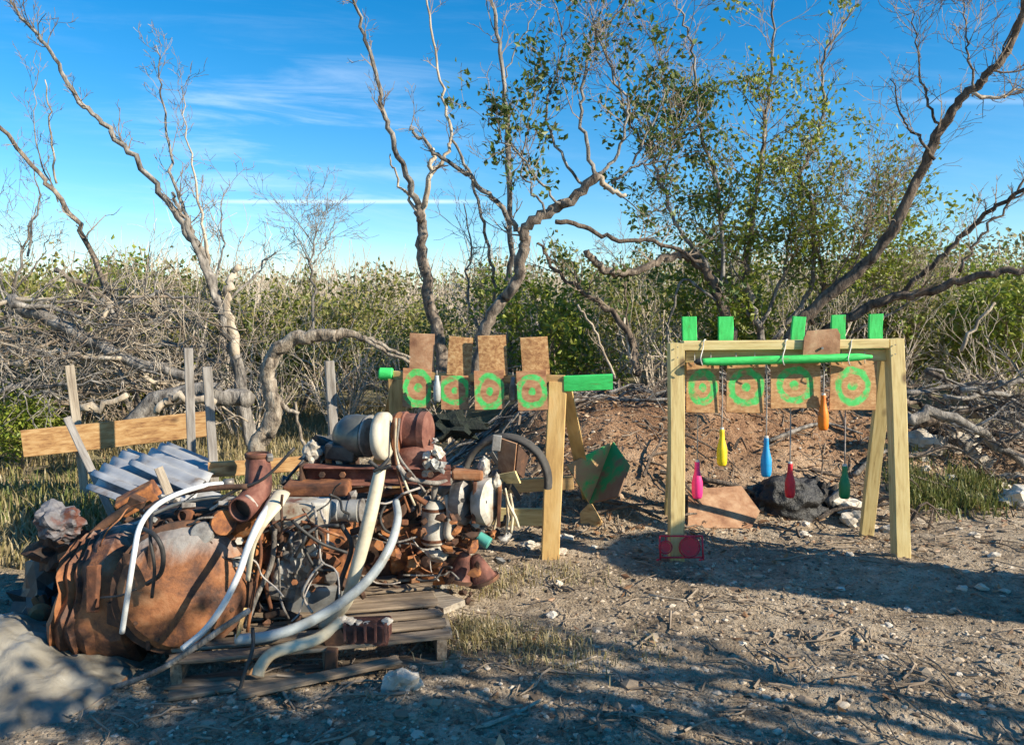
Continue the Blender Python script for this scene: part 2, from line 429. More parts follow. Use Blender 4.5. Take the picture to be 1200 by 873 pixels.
M['green'] = noisy('green_paint', [(0.27, (0.20, 0.20, 0.06)), (0.36, (0.03, 0.40, 0.08)), (0.5, (0.035, 0.54, 0.11)), (0.7, (0.06, 0.64, 0.16))], 11, 0.7, 0.0, bs=0.2, stretch=(1, 4, 4))
M['dgreen'] = noisy('dark_green_paint', [(0.3, (0.0, 0.16, 0.05)), (0.7, (0.01, 0.25, 0.08))], 5, 0.4, 0.0, bs=0.1)
M['cord'] = noisy('grey_cord', [(0.3, (0.25, 0.21, 0.18)), (0.7, (0.5, 0.45, 0.4))], 30, 0.9)
M['wrope'] = noisy('white_rope', [(0.3, (0.5, 0.47, 0.42)), (0.7, (0.75, 0.73, 0.68))], 30, 0.9)
for nm, c in (('pink', (0.85, 0.03, 0.22)), ('yellow', (0.88, 0.66, 0.01)), ('blue', (0.01, 0.30, 0.62)), ('red', (0.72, 0.012, 0.03)), ('orange', (0.92, 0.22, 0.01)), ('redpaint', (0.55, 0.02, 0.05))):
    M[nm] = noisy(nm + '_plastic', [(0.33, tuple(x * 0.45 + .05 for x in c)), (0.42, tuple(x * .85 for x in c)), (0.6, c)], 22, 0.5, 0.0, bs=0.08)

def add_knots(m, size=0.16, sc=3.2):
    nt = m.node_tree; b = nt.nodes['Principled BSDF']; src = b.inputs['Base Color'].links[0].from_socket
    v = nt.nodes.new('ShaderNodeTexVoronoi'); v.inputs['Scale'].default_value = sc
    nt.links.new(coords(nt, (1.0, 1.6, 1.6)), v.inputs['Vector'])
    mr_ = nt.nodes.new('ShaderNodeMapRange'); mr_.inputs['From Min'].default_value = size; mr_.inputs['From Max'].default_value = size * .45
    nt.links.new(v.outputs['Distance'], mr_.inputs['Value'])
    x = nt.nodes.new('ShaderNodeMix'); x.data_type = 'RGBA'; x.inputs[7].default_value = (0.10, 0.045, 0.018, 1)
    mm = nt.nodes.new('ShaderNodeMath'); mm.operation = 'MULTIPLY'; mm.inputs[1].default_value = .8; nt.links.new(mr_.outputs[0], mm.inputs[0])
    nt.links.new(mm.outputs[0], x.inputs[0]); nt.links.new(src, x.inputs[6]); nt.links.new(x.outputs[2], b.inputs['Base Color'])
for k_ in ('pine', 'pine_old', 'plank_orange'): add_knots(M[k_])
def crumple(o, amp, freq, seed, ang=32):
    me_ = o.data; co = np.empty(len(me_.vertices) * 3, np.float32); me_.vertices.foreach_get('co', co); co = co.reshape(-1, 3)
    for q_ in co:
        v_ = Vector(q_); nn_ = mnoise.noise_vector(v_ * freq + Vector((seed, 0, 0))) * amp + mnoise.noise_vector(v_ * freq * 3) * amp * .35
        q_ += np.array(nn_[:])
    me_.vertices.foreach_set('co', co.ravel()); me_.update(); me_.set_sharp_from_angle(angle=math.radians(ang))

def mathn(nt, op, a, b=None, clamp=False):
    n = nt.nodes.new('ShaderNodeMath'); n.operation = op; n.use_clamp = clamp
    for i, v in enumerate((a, b)):
        if v is None: continue
        if isinstance(v, (int, float)): n.inputs[i].default_value = v
        else: nt.links.new(v, n.inputs[i])
    return n.outputs[0]
def target_mat(name, cx, cz, rx, rz, inner=0.66, dot=0.19, base='ply', seed=0.0, ringfill=0.0):
    """plywood with spray-painted green rings, on local X/Z of the board"""
    m, nt, b = mat_base(name)
    t = nt.nodes.new('ShaderNodeTexCoord'); s = nt.nodes.new('ShaderNodeSeparateXYZ')
    nt.links.new(t.outputs['Object'], s.inputs[0])
    c = coords(nt, (1, 1, 1))
    inner -= 0.10
    w = mathn(nt, 'MULTIPLY', mathn(nt, 'SUBTRACT', tnoise(nt, c, 14, 3), 0.5), 0.35)
    X = mathn(nt, 'DIVIDE', mathn(nt, 'SUBTRACT', s.outputs[0], cx), rx)
    Z = mathn(nt, 'DIVIDE', mathn(nt, 'SUBTRACT', s.outputs[2], cz), rz)
    R = mathn(nt, 'ADD', mathn(nt, 'SQRT', mathn(nt, 'ADD', mathn(nt, 'MULTIPLY', X, X), mathn(nt, 'MULTIPLY', Z, Z))), w)
    def step(lo, hi, inv=False):
        r = nt.nodes.new('ShaderNodeMapRange'); r.interpolation_type = 'SMOOTHSTEP'
        r.inputs['From Min'].default_value = lo; r.inputs['From Max'].default_value = hi
        if inv: r.inputs['To Min'].default_value = 1; r.inputs['To Max'].default_value = 0
        nt.links.new(R, r.inputs['Value']); return r.outputs[0]
    ring = mathn(nt, 'MULTIPLY', step(inner - 0.05, inner + 0.05), step(0.96, 1.06, True))
    dotm = step(dot, dot + 0.08, True)
    msk = mathn(nt, 'MAXIMUM', ring, dotm)
    wear = nt.nodes.new('ShaderNodeMapRange'); wear.inputs['From Min'].default_value = 0.33; wear.inputs['From Max'].default_value = 0.50
    nt.links.new(tnoise(nt, c, 22, 6), wear.inputs['Value'])
    msk = mathn(nt, 'MULTIPLY', msk, wear.outputs[0], clamp=True)
    grain = coords(nt, (2.2, 2.2, 4.5))
    if base == 'ply': wood = ramp(nt, tnoise(nt, grain, 12, 8, .75), [(0.30, (0.24, 0.10, 0.04)), (0.48, (0.44, 0.23, 0.09)), (0.66, (0.60, 0.38, 0.18))])
    else: wood = ramp(nt, tnoise(nt, grain, 8, 7), [(0.28, (0.20, 0.07, 0.03)), (0.5, (0.40, 0.19, 0.09)), (0.7, (0.52, 0.30, 0.15))])
    mx = nt.nodes.new('ShaderNodeMix'); mx.data_type = 'RGBA'
    nt.links.new(msk, mx.inputs[0]); nt.links.new(wood, mx.inputs[6]); nt.links.new(ramp(nt, tnoise(nt, c, 30, 5), [(.35, (0.10, 0.36, 0.08)), (.5, (0.06, 0.52, 0.11)), (.7, (0.12, 0.60, 0.18))]), mx.inputs[7])
    nt.links.new(mx.outputs[2], b.inputs['Base Color']); b.inputs['Roughness'].default_value = 0.75
    bump(nt, b, tnoise(nt, grain, 20, 5), 0.3, 0.004)
    return m
# ------------------------------------------------------------------ ground
def grow_axis(dense0, dense1, step, lo, hi, g=1.16):
    a = list(np.arange(dense0, dense1 + 1e-6, step))
    s = step; x = dense1
    while x < hi: s *= g; x += s; a.append(x)
    s = step; x = dense0
    while x > lo: s *= g; x -= s; a.insert(0, x)
    return np.array(a)
xs = grow_axis(-4.4, 5.4, 0.04, -420, 420); ys = grow_axis(2.2, 8.8, 0.036, -200, 700)
X, Y = np.meshgrid(xs, ys)
Z = hz(X, Y)
nx, ny = len(xs), len(ys)
V = np.stack([X, Y, Z], -1).reshape(-1, 3)
i = np.arange(ny - 1)[:, None] * nx + np.arange(nx - 1)[None, :]
Qg = np.stack([i, i + 1, i + 1 + nx, i + nx], -1).reshape(-1, 4)
me = build_mesh('ground', V, Qg, smooth=True)
zone = me.color_attributes.new('zone', 'FLOAT_COLOR', 'POINT')
bz = np.clip(berm(X, Y) * 1.6, 0, 1)
fx = fbm(X * 0.8, Y * 0.8, 21, 3)
gz = np.clip(ss(-1.9, -2.6, X) * ss(4.2, 5.2, Y) + ss(7.5, 10, Y), 0, 1)
zc = np.stack([bz, gz, np.clip(0.5 + fx, 0, 1), np.ones_like(X)], -1).reshape(-1)
zone.data.foreach_set('color', zc.astype(np.float32))
m, nt, b = mat_base('gravelly_earth')
c = coords(nt, (1, 1, 1), 'Object', False)
big = tnoise(nt, c, 1.7, 5, 0.6); mid = tnoise(nt, c, 9, 6, 0.7); fine = tnoise(nt, c, 55, 5, 0.7)
at = nt.nodes.new('ShaderNodeAttribute'); at.attribute_name = 'zone'
sx = nt.nodes.new('ShaderNodeSeparateColor'); nt.links.new(at.outputs['Color'], sx.inputs[0])
def mixn(f, a, bb):
    n = nt.nodes.new('ShaderNodeMix'); n.data_type = 'RGBA'
    for i_, v_ in ((0, f), (6, a), (7, bb)):
        if isinstance(v_, (int, float)): n.inputs[i_].default_value = v_
        elif isinstance(v_, tuple): n.inputs[i_].default_value = (*v_, 1)
        else: nt.links.new(v_, n.inputs[i_])
    return n.outputs[2]
f1 = mathn(nt, 'ADD', mathn(nt, 'MULTIPLY', big, 0.35), mathn(nt, 'ADD', mathn(nt, 'MULTIPLY', mid, 0.35), mathn(nt, 'MULTIPLY', fine, 0.3)))
gravel = ramp(nt, f1, [(0.37, (0.07, 0.05, 0.032)), (0.455, (0.29, 0.215, 0.14)), (0.53, (0.48, 0.375, 0.26)), (0.61, (0.64, 0.53, 0.40))])
litter = ramp(nt, f1, [(0.38, (0.055, 0.03, 0.017)), (0.47, (0.26, 0.135, 0.068)), (0.56, (0.44, 0.265, 0.15)), (0.66, (0.54, 0.38, 0.25))])
grassy = ramp(nt, f1, [(0.36, (0.07, 0.065, 0.03)), (0.5, (0.26, 0.22, 0.11)), (0.64, (0.42, 0.36, 0.21))])
vor = nt.nodes.new('ShaderNodeTexVoronoi'); vor.inputs['Scale'].default_value = 42; nt.links.new(c, vor.inputs['Vector'])
pmask = nt.nodes.new('ShaderNodeMapRange'); pmask.inputs['From Min'].default_value = 0.34; pmask.inputs['From Max'].default_value = 0.22
nt.links.new(vor.outputs['Distance'], pmask.inputs['Value'])
sc_ = nt.nodes.new('ShaderNodeSeparateColor'); nt.links.new(vor.outputs['Color'], sc_.inputs[0])
pcol = ramp(nt, sc_.outputs[0], [(0.0, (0.15, 0.11, 0.08)), (0.6, (0.34, 0.265, 0.20)), (1.0, (0.50, 0.43, 0.34))])
gravel = mixn(mathn(nt, 'MULTIPLY', pmask.outputs[0], 0.55), gravel, pcol)
col = mixn(sx.outputs[0], gravel, litter)
col = mixn(sx.outputs[1], col, grassy)
nt.links.new(col, b.inputs['Base Color']); b.inputs['Roughness'].default_value = 0.97
hgt = mathn(nt, 'ADD', mathn(nt, 'ADD', mid, mathn(nt, 'MULTIPLY', fine, 0.7)), mathn(nt, 'MULTIPLY', pmask.outputs[0], 0.35))
bump(nt, b, hgt, 1.0, 0.045)
ground = tag(link('ground', me, m), kind='structure')

def frustum_pts(n, dmin, dmax, xr=0.74, power=1.0):
    t = RNG.random(n) ** power
    d = dmin * (dmax / dmin) ** t
    x = (RNG.random(n) * 2 - 1) * xr * d
    return x, d
def ico():
    bm = bmesh.new(); bmesh.ops.create_icosphere(bm, subdivisions=1, radius=1)
    v = np.array([q.co[:] for q in bm.verts]); f = np.array([[w.index for w in q.verts] for q in bm.faces]); bm.free(); return v, f
IV, IF = ico()
def rock_field(name, x, y, size, mat, label_kind='stuff', squash=0.6):
    n = len(x); z = hz(x, y) - size * .25
    v = np.repeat(IV[None], n, 0) * (1 + (RNG.random((n, len(IV), 1)) - 0.5) * 0.6)
    v = v * np.stack([size * (0.8 + 0.5 * RNG.random(n)), size * (0.7 + 0.5 * RNG.random(n)), size * squash * (0.6 + 0.7 * RNG.random(n))], -1)[:, None, :]
    a = RNG.random(n) * 6.28; ca, sa = np.cos(a)[:, None], np.sin(a)[:, None]
    xx = v[..., 0] * ca - v[..., 1] * sa; yy = v[..., 0] * sa + v[..., 1] * ca
    v = np.stack([xx + x[:, None], yy + y[:, None], v[..., 2] + (z + size * 0.15)[:, None]], -1)
    f = IF[None] + (np.arange(n) * len(IV))[:, None, None]
    return tag(link(name, build_mesh(name, v, None, f), mat), kind='stuff')
m, nt, b = mat_base('pebble')
g_ = nt.nodes.new('ShaderNodeNewGeometry')
cc = ramp(nt, g_.outputs['Random Per Island'], [(0, (0.08, 0.057, 0.04)), (0.4, (0.25, 0.185, 0.125)), (0.8, (0.40, 0.315, 0.225)), (1, (0.58, 0.49, 0.38))])
nt.links.new(cc, b.inputs['Base Color']); b.inputs['Roughness'].default_value = 0.95
bump(nt, b, tnoise(nt, coords(nt, rnd=False), 120, 4), 0.5, 0.003)
M['pebble'] = m
x, y = frustum_pts(30000, 2.3, 9.0)
keep = ~((x < -2.0) & (y > 4.6))
keep &= (fbm(x * 1.2, y * 1.2, 77, 3) + 0.55 > RNG.random(len(x)) * 1.0)
x, y = x[keep], y[keep]
sz = 0.003 + 0.013 * RNG.random(len(x)) ** 3 + 0.0011 * y
rock_field('gravel', x, y, sz, M['pebble'])
x, y = frustum_pts(420, 2.4, 8.5)
keep = (x > -1.2)
x, y = x[keep], y[keep]
rock_field('loose_stones', x, y, 0.014 + 0.03 * RNG.random(len(x)) ** 2.5, M['pebble'])

def batch_leaves(P, size, up=None, asp=0.5, curl=0.25):
    """one folded leaf (4 verts, 2 tris) per point"""
    P = np.asarray(P); n = len(P)
    d = RNG.normal(size=(n, 3)); 
    if up is not None: d[:, 2] *= up
    d /= np.linalg.norm(d, axis=1, keepdims=True) + 1e-9
    r = RNG.normal(size=(n, 3))
    if up is not None: r[:, 2] *= up
    s = np.cross(d, r); s /= np.linalg.norm(s, axis=1, keepdims=True) + 1e-9
    if up is not None and up < 0.9:
        s = np.cross(d, np.array([0, 0, 1.0]) + RNG.normal(size=(n, 3)) * 0.35); s /= np.linalg.norm(s, axis=1, keepdims=True) + 1e-9
    nn = np.cross(d, s)
    L = (np.asarray(size) * (0.65 + 0.7 * RNG.random(n)))[:, None]
    wv = L * asp
    v0 = P; v1 = P + d * L * 0.45 + s * wv * 0.5 + nn * L * curl * 0.4; v2 = P + d * L; v3 = P + d * L * 0.45 - s * wv * 0.5 + nn * L * curl * 0.4
    V = np.stack([v0, v1, v2, v3], 1).reshape(-1, 3)
    k = np.arange(n)[:, None] * 4
    T = np.concatenate([k + np.array([0, 1, 2]), k + np.array([0, 2, 3])], 1).reshape(-1, 3)
    return V, T
def batch_tubes(paths, sides=3):
    """paths: list of (pts (N,3), radii (N,)) -> arrays"""
    by = {}
    for p, r in paths: by.setdefault(len(p), []).append((p, r))
    VV = []; QQ = []; off = 0
    for N, lst in by.items():
        P = np.array([a for a, _ in lst], float); R = np.array([b for _, b in lst], float)
        M_ = len(P)
        T = np.gradient(P, axis=1); T /= np.linalg.norm(T, axis=2, keepdims=True) + 1e-9
        mt = P[:, -1] - P[:, 0]; mt /= np.linalg.norm(mt, axis=1, keepdims=True) + 1e-9
        ref = np.where(np.abs(mt[:, 2:3]) < 0.7, np.array([[0, 0, 1.0]]), np.array([[1.0, 0.2, 0]]))
        n = np.cross(T, ref[:, None, :]); n /= np.linalg.norm(n, axis=2, keepdims=True) + 1e-9
        bb = np.cross(T, n)
        a = np.arange(sides) * 2 * np.pi / sides
        V = P[:, :, None, :] + (n[:, :, None, :] * np.cos(a)[None, None, :, None] + bb[:, :, None, :] * np.sin(a)[None, None, :, None]) * R[:, :, None, None]
        VV.append(V.reshape(-1, 3))
        base = off + np.arange(M_)[:, None, None] * N * sides + np.arange(N - 1)[None, :, None] * sides
        k = np.arange(sides)[None, None, :]; k2 = (k + 1) % sides
        Q = np.stack([base + k, base + k2, base + sides + k2, base + sides + k], -1).reshape(-1, 4)
        QQ.append(Q); off += M_ * N * sides
    return np.concatenate(VV), np.concatenate(QQ)

# fallen leaves and small sticks
x1, y1 = frustum_pts(16000, 4.8, 10); k = (berm(x1, y1) > 0.02) | (RNG.random(len(x1)) < 0.10)
x1, y1 = x1[k], y1[k]
x2, y2 = frustum_pts(350, 2.4, 7)
x = np.concatenate([x1, x2]); y = np.concatenate([y1, y2])
P = np.stack([x, y, hz(x, y) + 0.012], -1)
V, T = batch_leaves(P, 0.05, up=0.45, asp=0.55)
tag(link('leaf_litter', build_mesh('leaf_litter', V, None, T), M['dry_leaf']), kind='stuff')
paths = []
for j in range(1500):
    if j < 700: x, y = frustum_pts(1, 2.5, 8)
    else:
        x, y = frustum_pts(1, 5.0, 10)
    x, y = float(x[0]), float(y[0]); a = random.random() * 6.28; L = random.uniform(0.05, 0.32)
    q = []
    for s in range(4):
        px_, py_ = x + math.cos(a) * L * s / 3, y + math.sin(a) * L * s / 3; a += random.uniform(-.3, .3)
        q.append((px_, py_, 0.006 + random.uniform(0, 0.02)))
    q = np.array(q); q[:, 2] += hz(q[:, 0], q[:, 1])
    paths.append((q, np.linspace(0.005, 0.002, 4) * random.uniform(0.6, 1.5)))
V, Q = batch_tubes(paths, 4)
tag(link('fallen_sticks', build_mesh('fallen_sticks', V, Q), M['twig']), kind='stuff')

def grass(name, pts, h, mat, lean=0.4, w=0.006):
    n = len(pts); x, y = pts[:, 0], pts[:, 1]; z = hz(x, y) - 0.005
    h = h * (0.4 + 0.9 * RNG.random(n))
    a = RNG.random(n) * 6.28; dx, dy = np.cos(a), np.sin(a); l = lean * RNG.random(n) * h
    bx, by_ = -dy * w * (0.6 + RNG.random(n)), dx * w * (0.6 + RNG.random(n))
    v0 = np.stack([x - bx, y - by_, z], -1); v1 = np.stack([x + bx, y + by_, z], -1)
    v2 = np.stack([x + dx * l * .35 + bx * .7, y + dy * l * .35 + by_ * .7, z + h * .55], -1); v3 = np.stack([x + dx * l * .35 - bx * .7, y + dy * l * .35 - by_ * .7, z + h * .55], -1)
    v4 = np.stack([x + dx * l, y + dy * l, z + h * (1 - 0.3 * lean)], -1)
    V = np.stack([v0, v1, v2, v3, v4], 1).reshape(-1, 3); k = np.arange(n)[:, None] * 5
    T = np.concatenate([k + np.array([0, 1, 2]), k + np.array([0, 2, 3]), k + np.array([3, 2, 4])], 1).reshape(-1, 3)
    return tag(link(name, build_mesh(name, V, None, T), mat), kind='stuff')
def patch(cx, cy, rx, ry, n, clump=0.08):
    nc = max(1, n // 18)
    c = RNG.normal(size=(nc, 2)) * [rx * .5, ry * .5] + [cx, cy]
    p = c[RNG.integers(0, nc, n)] + RNG.normal(size=(n, 2)) * clump
    return p
p = np.stack([RNG.uniform(-8.5, -2.1, 26000), 4.6 + 8.5 * RNG.random(26000) ** 1.4], -1)
p = p[(p[:, 0] > -0.8 * p[:, 1]) & (fbm(p[:, 0] * 1.1, p[:, 1] * 1.1, 31, 3) > -0.35)]
grass('dry_grass', p, 0.17, M['grass'], 0.7)
w = G(30, 590)
grass('green_weeds', np.concatenate([patch(G(120, 600).x, G(120, 590).y, 1.1, 0.9, 2500), patch(G(30, 470).x, 7.2, .9, .6, 1500)]), 0.20, M['grass_green'], 0.8)
q = np.concatenate([patch(G(px, py).x, G(px, py).y, rx, ry, n) for px, py, rx, ry, n in
    [(600, 755, .36, .15, 900), (560, 740, .15, .1, 450), (670, 770, .3, .12, 300), (640, 680, .35, .12, 350), (560, 690, .2, .12, 260)]])
grass('grass_tuft_by_pallet', q, 0.075, M['grass'], 1.0, 0.0028)
q = np.concatenate([patch(G(px, py).x, G(px, py).y, rx, ry, n) for px, py, rx, ry, n in
    [(1110, 590, .30, .22, 900), (1078, 580, .15, .2, 500), (1150, 575, .2, .2, 450)]])
grass('grass_tuft_by_frame', q, 0.15, M['grass_green'], 0.8, 0.005)
# ------------------------------------------------------------------ trees and thicket
def rot_about(v, ax, a): return Matrix.Rotation(a, 3, ax) @ v
def rvec(r): return Vector((r.gauss(0, 1), r.gauss(0, 1), r.gauss(0, 1)))
def grow(p, d, L, R, lvl, r, paths, tips, bend=0.35, upb=0.12, kids=4, ratio=0.55, spread=0.75, pts=5, minr=0.0015, flatY=1.0):
    """recursive branch; paths gets (pts, radii), tips gets leaf spots"""
    d = d.normalized(); P = [p.copy()]; D = []
    q = p.copy()
    for s in range(pts - 1):
        d = (d + rvec(r) * bend * 0.35 + Vector((0, 0, upb))).normalized()
        q = q + d * (L / (pts - 1)); P.append(q.copy()); D.append(d.copy())
    e = max(minr, R * 0.45)
    paths.append((np.array([v[:] for v in P]), np.linspace(R, e if lvl > 0 else minr, pts)))
    if lvl == 0:
        for s in range(1, pts): tips.append(P[s])
        return
    n = kids if isinstance(kids, int) else kids[min(lvl, len(kids) - 1)]
    for k in range(n):
        t = r.uniform(0.25, 1.0) * (pts - 1); i0 = min(int(t), pts - 2)
        b0 = P[i0].lerp(P[i0 + 1], t - i0)
        ax = D[i0].cross(rvec(r)).normalized()
        dd = rot_about(D[i0], ax, r.uniform(0.35, 1.1) * spread * 1.3)
        dd.y *= flatY
        grow(b0, dd, L * ratio * r.uniform(0.7, 1.25), max(minr, R * 0.5 * (1 - t / pts * 0.4)), lvl - 1, r, paths, tips, bend, upb, kids, ratio, spread, pts, minr, flatY)

def limb_pts(tr, n=5, wob=0.012, seed=0):
    """traced limb [(px,py,d)] -> smoothed world points with a little crookedness"""
    P = catmull([W(*t) for t in tr], n); r = random.Random(seed)
    return [p + rvec(r) * wob for p in P]
def leaves_from(tips, r, per, size, spreadr, up=None, asp=0.55):
    P = np.array([t[:] for t in tips for _ in range(per)])
    P = P + RNG.normal(size=P.shape) * spreadr
    return batch_leaves(P, np.full(len(P), size), up=up, asp=asp)
def tree(name, label, cat, base, limbs, bark, twigs=None, leaf=None, group=None, seed=1, twigmat=None):
    """limbs: list of dict(t=trace, r=(r0,r1), mat=, tw=number of side shoots, L=, lvl=, leaf=bool, from_=)"""
    root = thing(name, base, label, cat, group); r = random.Random(seed)
    allp, leafp, tips = [], [], []
    for i, l in enumerate(limbs):
        P = limb_pts(l['t'], 5, l.get('wob', 0.014), seed * 31 + i)
        rr = np.linspace(0, 1, len(P)); ra, rb = l['r'][0] * .6, l['r'][1] * .6
        R = [ra + (rb - ra) * u for u in rr]
        tube('trunk' if i == 0 else 'branch', P, R, l.get('mat', bark), root, sides=14 if ra > .03 else 7, n=0, lump=0.06, ridge=.10 if ra > .03 else 0, seed=i)
        for k in range(int(l.get('tw', 0) * .66)):
            t = r.uniform(l.get('f', 0.25), 1.0) * (len(P) - 1); i0 = min(int(t), len(P) - 2)
            d = (P[i0 + 1] - P[i0]).normalized(); ax = d.cross(rvec(r)).normalized()
            dd = rot_about(d, ax, r.uniform(0.4, 1.2)); dd.z += l.get('upz', 0.25)
            tp = []
            R0 = max(0.003, min(0.012, R[i0] * 0.4))
            grow(P[i0].copy(), dd, l.get('L', 0.5) * r.uniform(0.5, 1.3), R0, l.get('lvl', 2), r, allp, tp, kids=l.get('kids', 3), upb=l.get('upb', 0.08), minr=0.0022, bend=0.6)
            if l.get('leaf', 0) and r.random() < l['leaf'] * (.62 if P[i0].z < 3.7 else .22): tips += tp
    if allp:
        V, Q = batch_tubes(allp, 3)
        o0 = np.array(base); tag(link('twigs', build_mesh('twigs', V - o0, Q), twigmat or M['twig'], root, Matrix.Translation(Vector(base))), kind='stuff')
    if tips and leaf:
        V, T = leaves_from(tips, r, leaf.get('per', 2), leaf.get('size', 0.05), leaf.get('spread', 0.03))
        tag(link('foliage', build_mesh('foliage', V - np.array(base), None, T), leaf['mat'], root, Matrix.Translation(Vector(base))), kind='stuff')
    return root

def gbase(px, py, d):
    p = W(px, py, d); return Vector((p.x, p.y, H(p.x, p.y) - 0.02))
def tr(d, *p, d2=None):
    d2 = d if d2 is None else d2; n = len(p)
    return [(a, b, d + (d2 - d) * i / (n - 1)) for i, (a, b) in enumerate(p)]

# left grey dead tree with several stems
D = 8.0
tree('dead_tree', 'grey leafless tree with several thin upright stems at the left, beside the curved driftwood', 'tree', gbase(292, 490, D), [
    dict(t=tr(D, (294, 520), (286, 470), (276, 420), (264, 380), (250, 335), (238, 300)), r=(.115, .06), tw=6, L=.5),
    dict(t=tr(D, (240, 305), (215, 262), (188, 225), (150, 178), (122, 145), (100, 125), (78, 95), (60, 62), (42, 36), (20, 12), (5, -8), d2=7.6), r=(.055, .018), tw=24, L=.28, lvl=2, mat=M['bark_grey']),
    dict(t=tr(D, (252, 340), (236, 300), (222, 262), (208, 225), (200, 180), (192, 130), (187, 90), (184, 52), d2=8.3), r=(.045, .008), tw=24, L=.32, lvl=2),
    dict(t=tr(D, (246, 310), (238, 270), (228, 215), (219, 160), (211, 100), d2=8.1), r=(.032, .006), tw=16, L=.28, lvl=2, mat=M['bark_pale']),
    dict(t=tr(D, (262, 372), (246, 330), (228, 288), (212, 250), (204, 226), d2=7.8), r=(.06, .022), tw=10, L=.35),
    dict(t=tr(D, (277, 420), (272, 380), (266, 350), (270, 330), (279, 312)), r=(.075, .05), tw=0, mat=M['bark_pale']),
    dict(t=tr(D, (250, 330), (262, 295), (258, 250), (268, 210), d2=8.5), r=(.022, .006), tw=14, L=.35, lvl=2),
    dict(t=tr(D, (262, 360), (300, 320), (322, 296), d2=8.3), r=(.03, .008), tw=10, L=.35, lvl=2),
], M['bark_grey'], seed=3)
D = 9.0
tree('dead_tree', 'thin bare trunk leaning to the left edge of the photograph under the open sky', 'tree', gbase(160, 470, D), [
    dict(t=tr(D, (165, 500), (140, 390), (120, 325), (96, 272), (72, 235), (45, 205), (20, 172), (-10, 140), d2=8.4), r=(.06, .03), tw=10, L=.35, mat=M['bark_warm']),
    dict(t=tr(D, (66, 216), (62, 170), (58, 130), (54, 92), d2=8.6), r=(.022, .01), tw=4, L=.2, mat=M['bark_pale']),
    dict(t=tr(D, (70, 235), (45, 180), (40, 120), (44, 60)), r=(.016, .005), tw=12, L=.3),
    dict(t=tr(D, (30, 300), (45, 240), (38, 190)), r=(.025, .008), tw=8, L=.3),
], M['bark_grey'], seed=4)
D = 9.5
tree('dead_tree', 'small twiggy bare sapling at the left edge behind the heap of dead branches', 'tree', gbase(15, 430, D), [
    dict(t=tr(D, (5, 430), (15, 350), (30, 290), (42, 240)), r=(.05, .01), tw=22, L=.5, lvl=2),
    dict(t=tr(D, (12, 360), (-4, 310), (-6, 250)), r=(.03, .01), tw=16, L=.5, lvl=2),
    dict(t=tr(D, (2, 120), (8, 95), (12, 65)), r=(.02, .008), tw=2, L=.2, mat=M['bark_pale']) if False else dict(t=tr(D, (20, 340), (48, 300), (60, 268)), r=(.02, .006), tw=10, L=.4, lvl=2),
], M['bark_grey'], seed=5)
D = 11.0
tree('dead_tree', 'fine round-headed bare sapling against the sky between the left tree and the centre', 'tree', gbase(366, 430, D), [
    dict(t=tr(D, (364, 430), (368, 350), (366, 300), (372, 262)), r=(.04, .012), tw=26, L=.7, lvl=3, f=.4),
    dict(t=tr(D, (367, 320), (350, 282), (340, 262)), r=(.02, .006), tw=12, L=.5, lvl=2),
    dict(t=tr(D, (367, 310), (385, 280), (392, 258)), r=(.02, .006), tw=12, L=.5, lvl=2),
], M['bark_grey'], seed=6)
# centre bare forked tree
D = 8.6
tree('dead_tree', 'pale forked bare tree rising left of centre, charred at its foot behind the target rack', 'tree', gbase(515, 440, D), [
    dict(t=tr(D, (520, 470), (514, 400), (503, 350), (496, 300), (494, 268), (490, 245)), r=(.11, .085), tw=4, L=.4, mat=M['bark_warm']),
    dict(t=tr(D, (492, 250), (482, 220), (471, 190), (455, 150), (447, 120), (438, 78), (424, 32), (412, -10), d2=8.0), r=(.06, .022), tw=18, L=.3, lvl=2, f=.45),
    dict(t=tr(D, (494, 262), (500, 225), (505, 195), (508, 172)), r=(.06, .035), tw=5, L=.3, mat=M['bark_pale']),
    dict(t=tr(D, (491, 255), (478, 230), (462, 200), (456, 180)), r=(.035, .012), tw=3, L=.2, mat=M['bark_pale']),
    dict(t=tr(D, (504, 205), (520, 185), (528, 160), (520, 115), (509, 60), (500, -8), d2=8.9), r=(.04, .018), tw=14, L=.3, lvl=2, f=.3, mat=M['bark_pale']),
    dict(t=tr(D, (530, 165), (548, 200), (562, 245), (572, 290), (580, 335), (575, 380), d2=9.4), r=(.025, .035), tw=14, L=.35, lvl=2),
    dict(t=tr(9.4, (565, 400), (548, 340), (552, 290), (545, 240)), r=(.03, .012), tw=24, L=.45, lvl=2),
], M['bark_grey'], seed=7)
D = 9.8
tree('dead_tree', 'tall straight slender bare stem standing between the forked tree and the leaning tree', 'tree', gbase(597, 420, D), [
    dict(t=tr(D, (598, 450), (597, 370), (598, 300), (596, 220), (595, 160), (589, 90), (582, 40), (576, -10), d2=9.2), r=(.07, .03), tw=30, L=.35, lvl=2, f=.3),
    dict(t=tr(D, (590, 95), (604, 60), (625, 20), (640, -5)), r=(.018, .008), tw=12, L=.3, lvl=2),
], M['bark_grey'], seed=8)
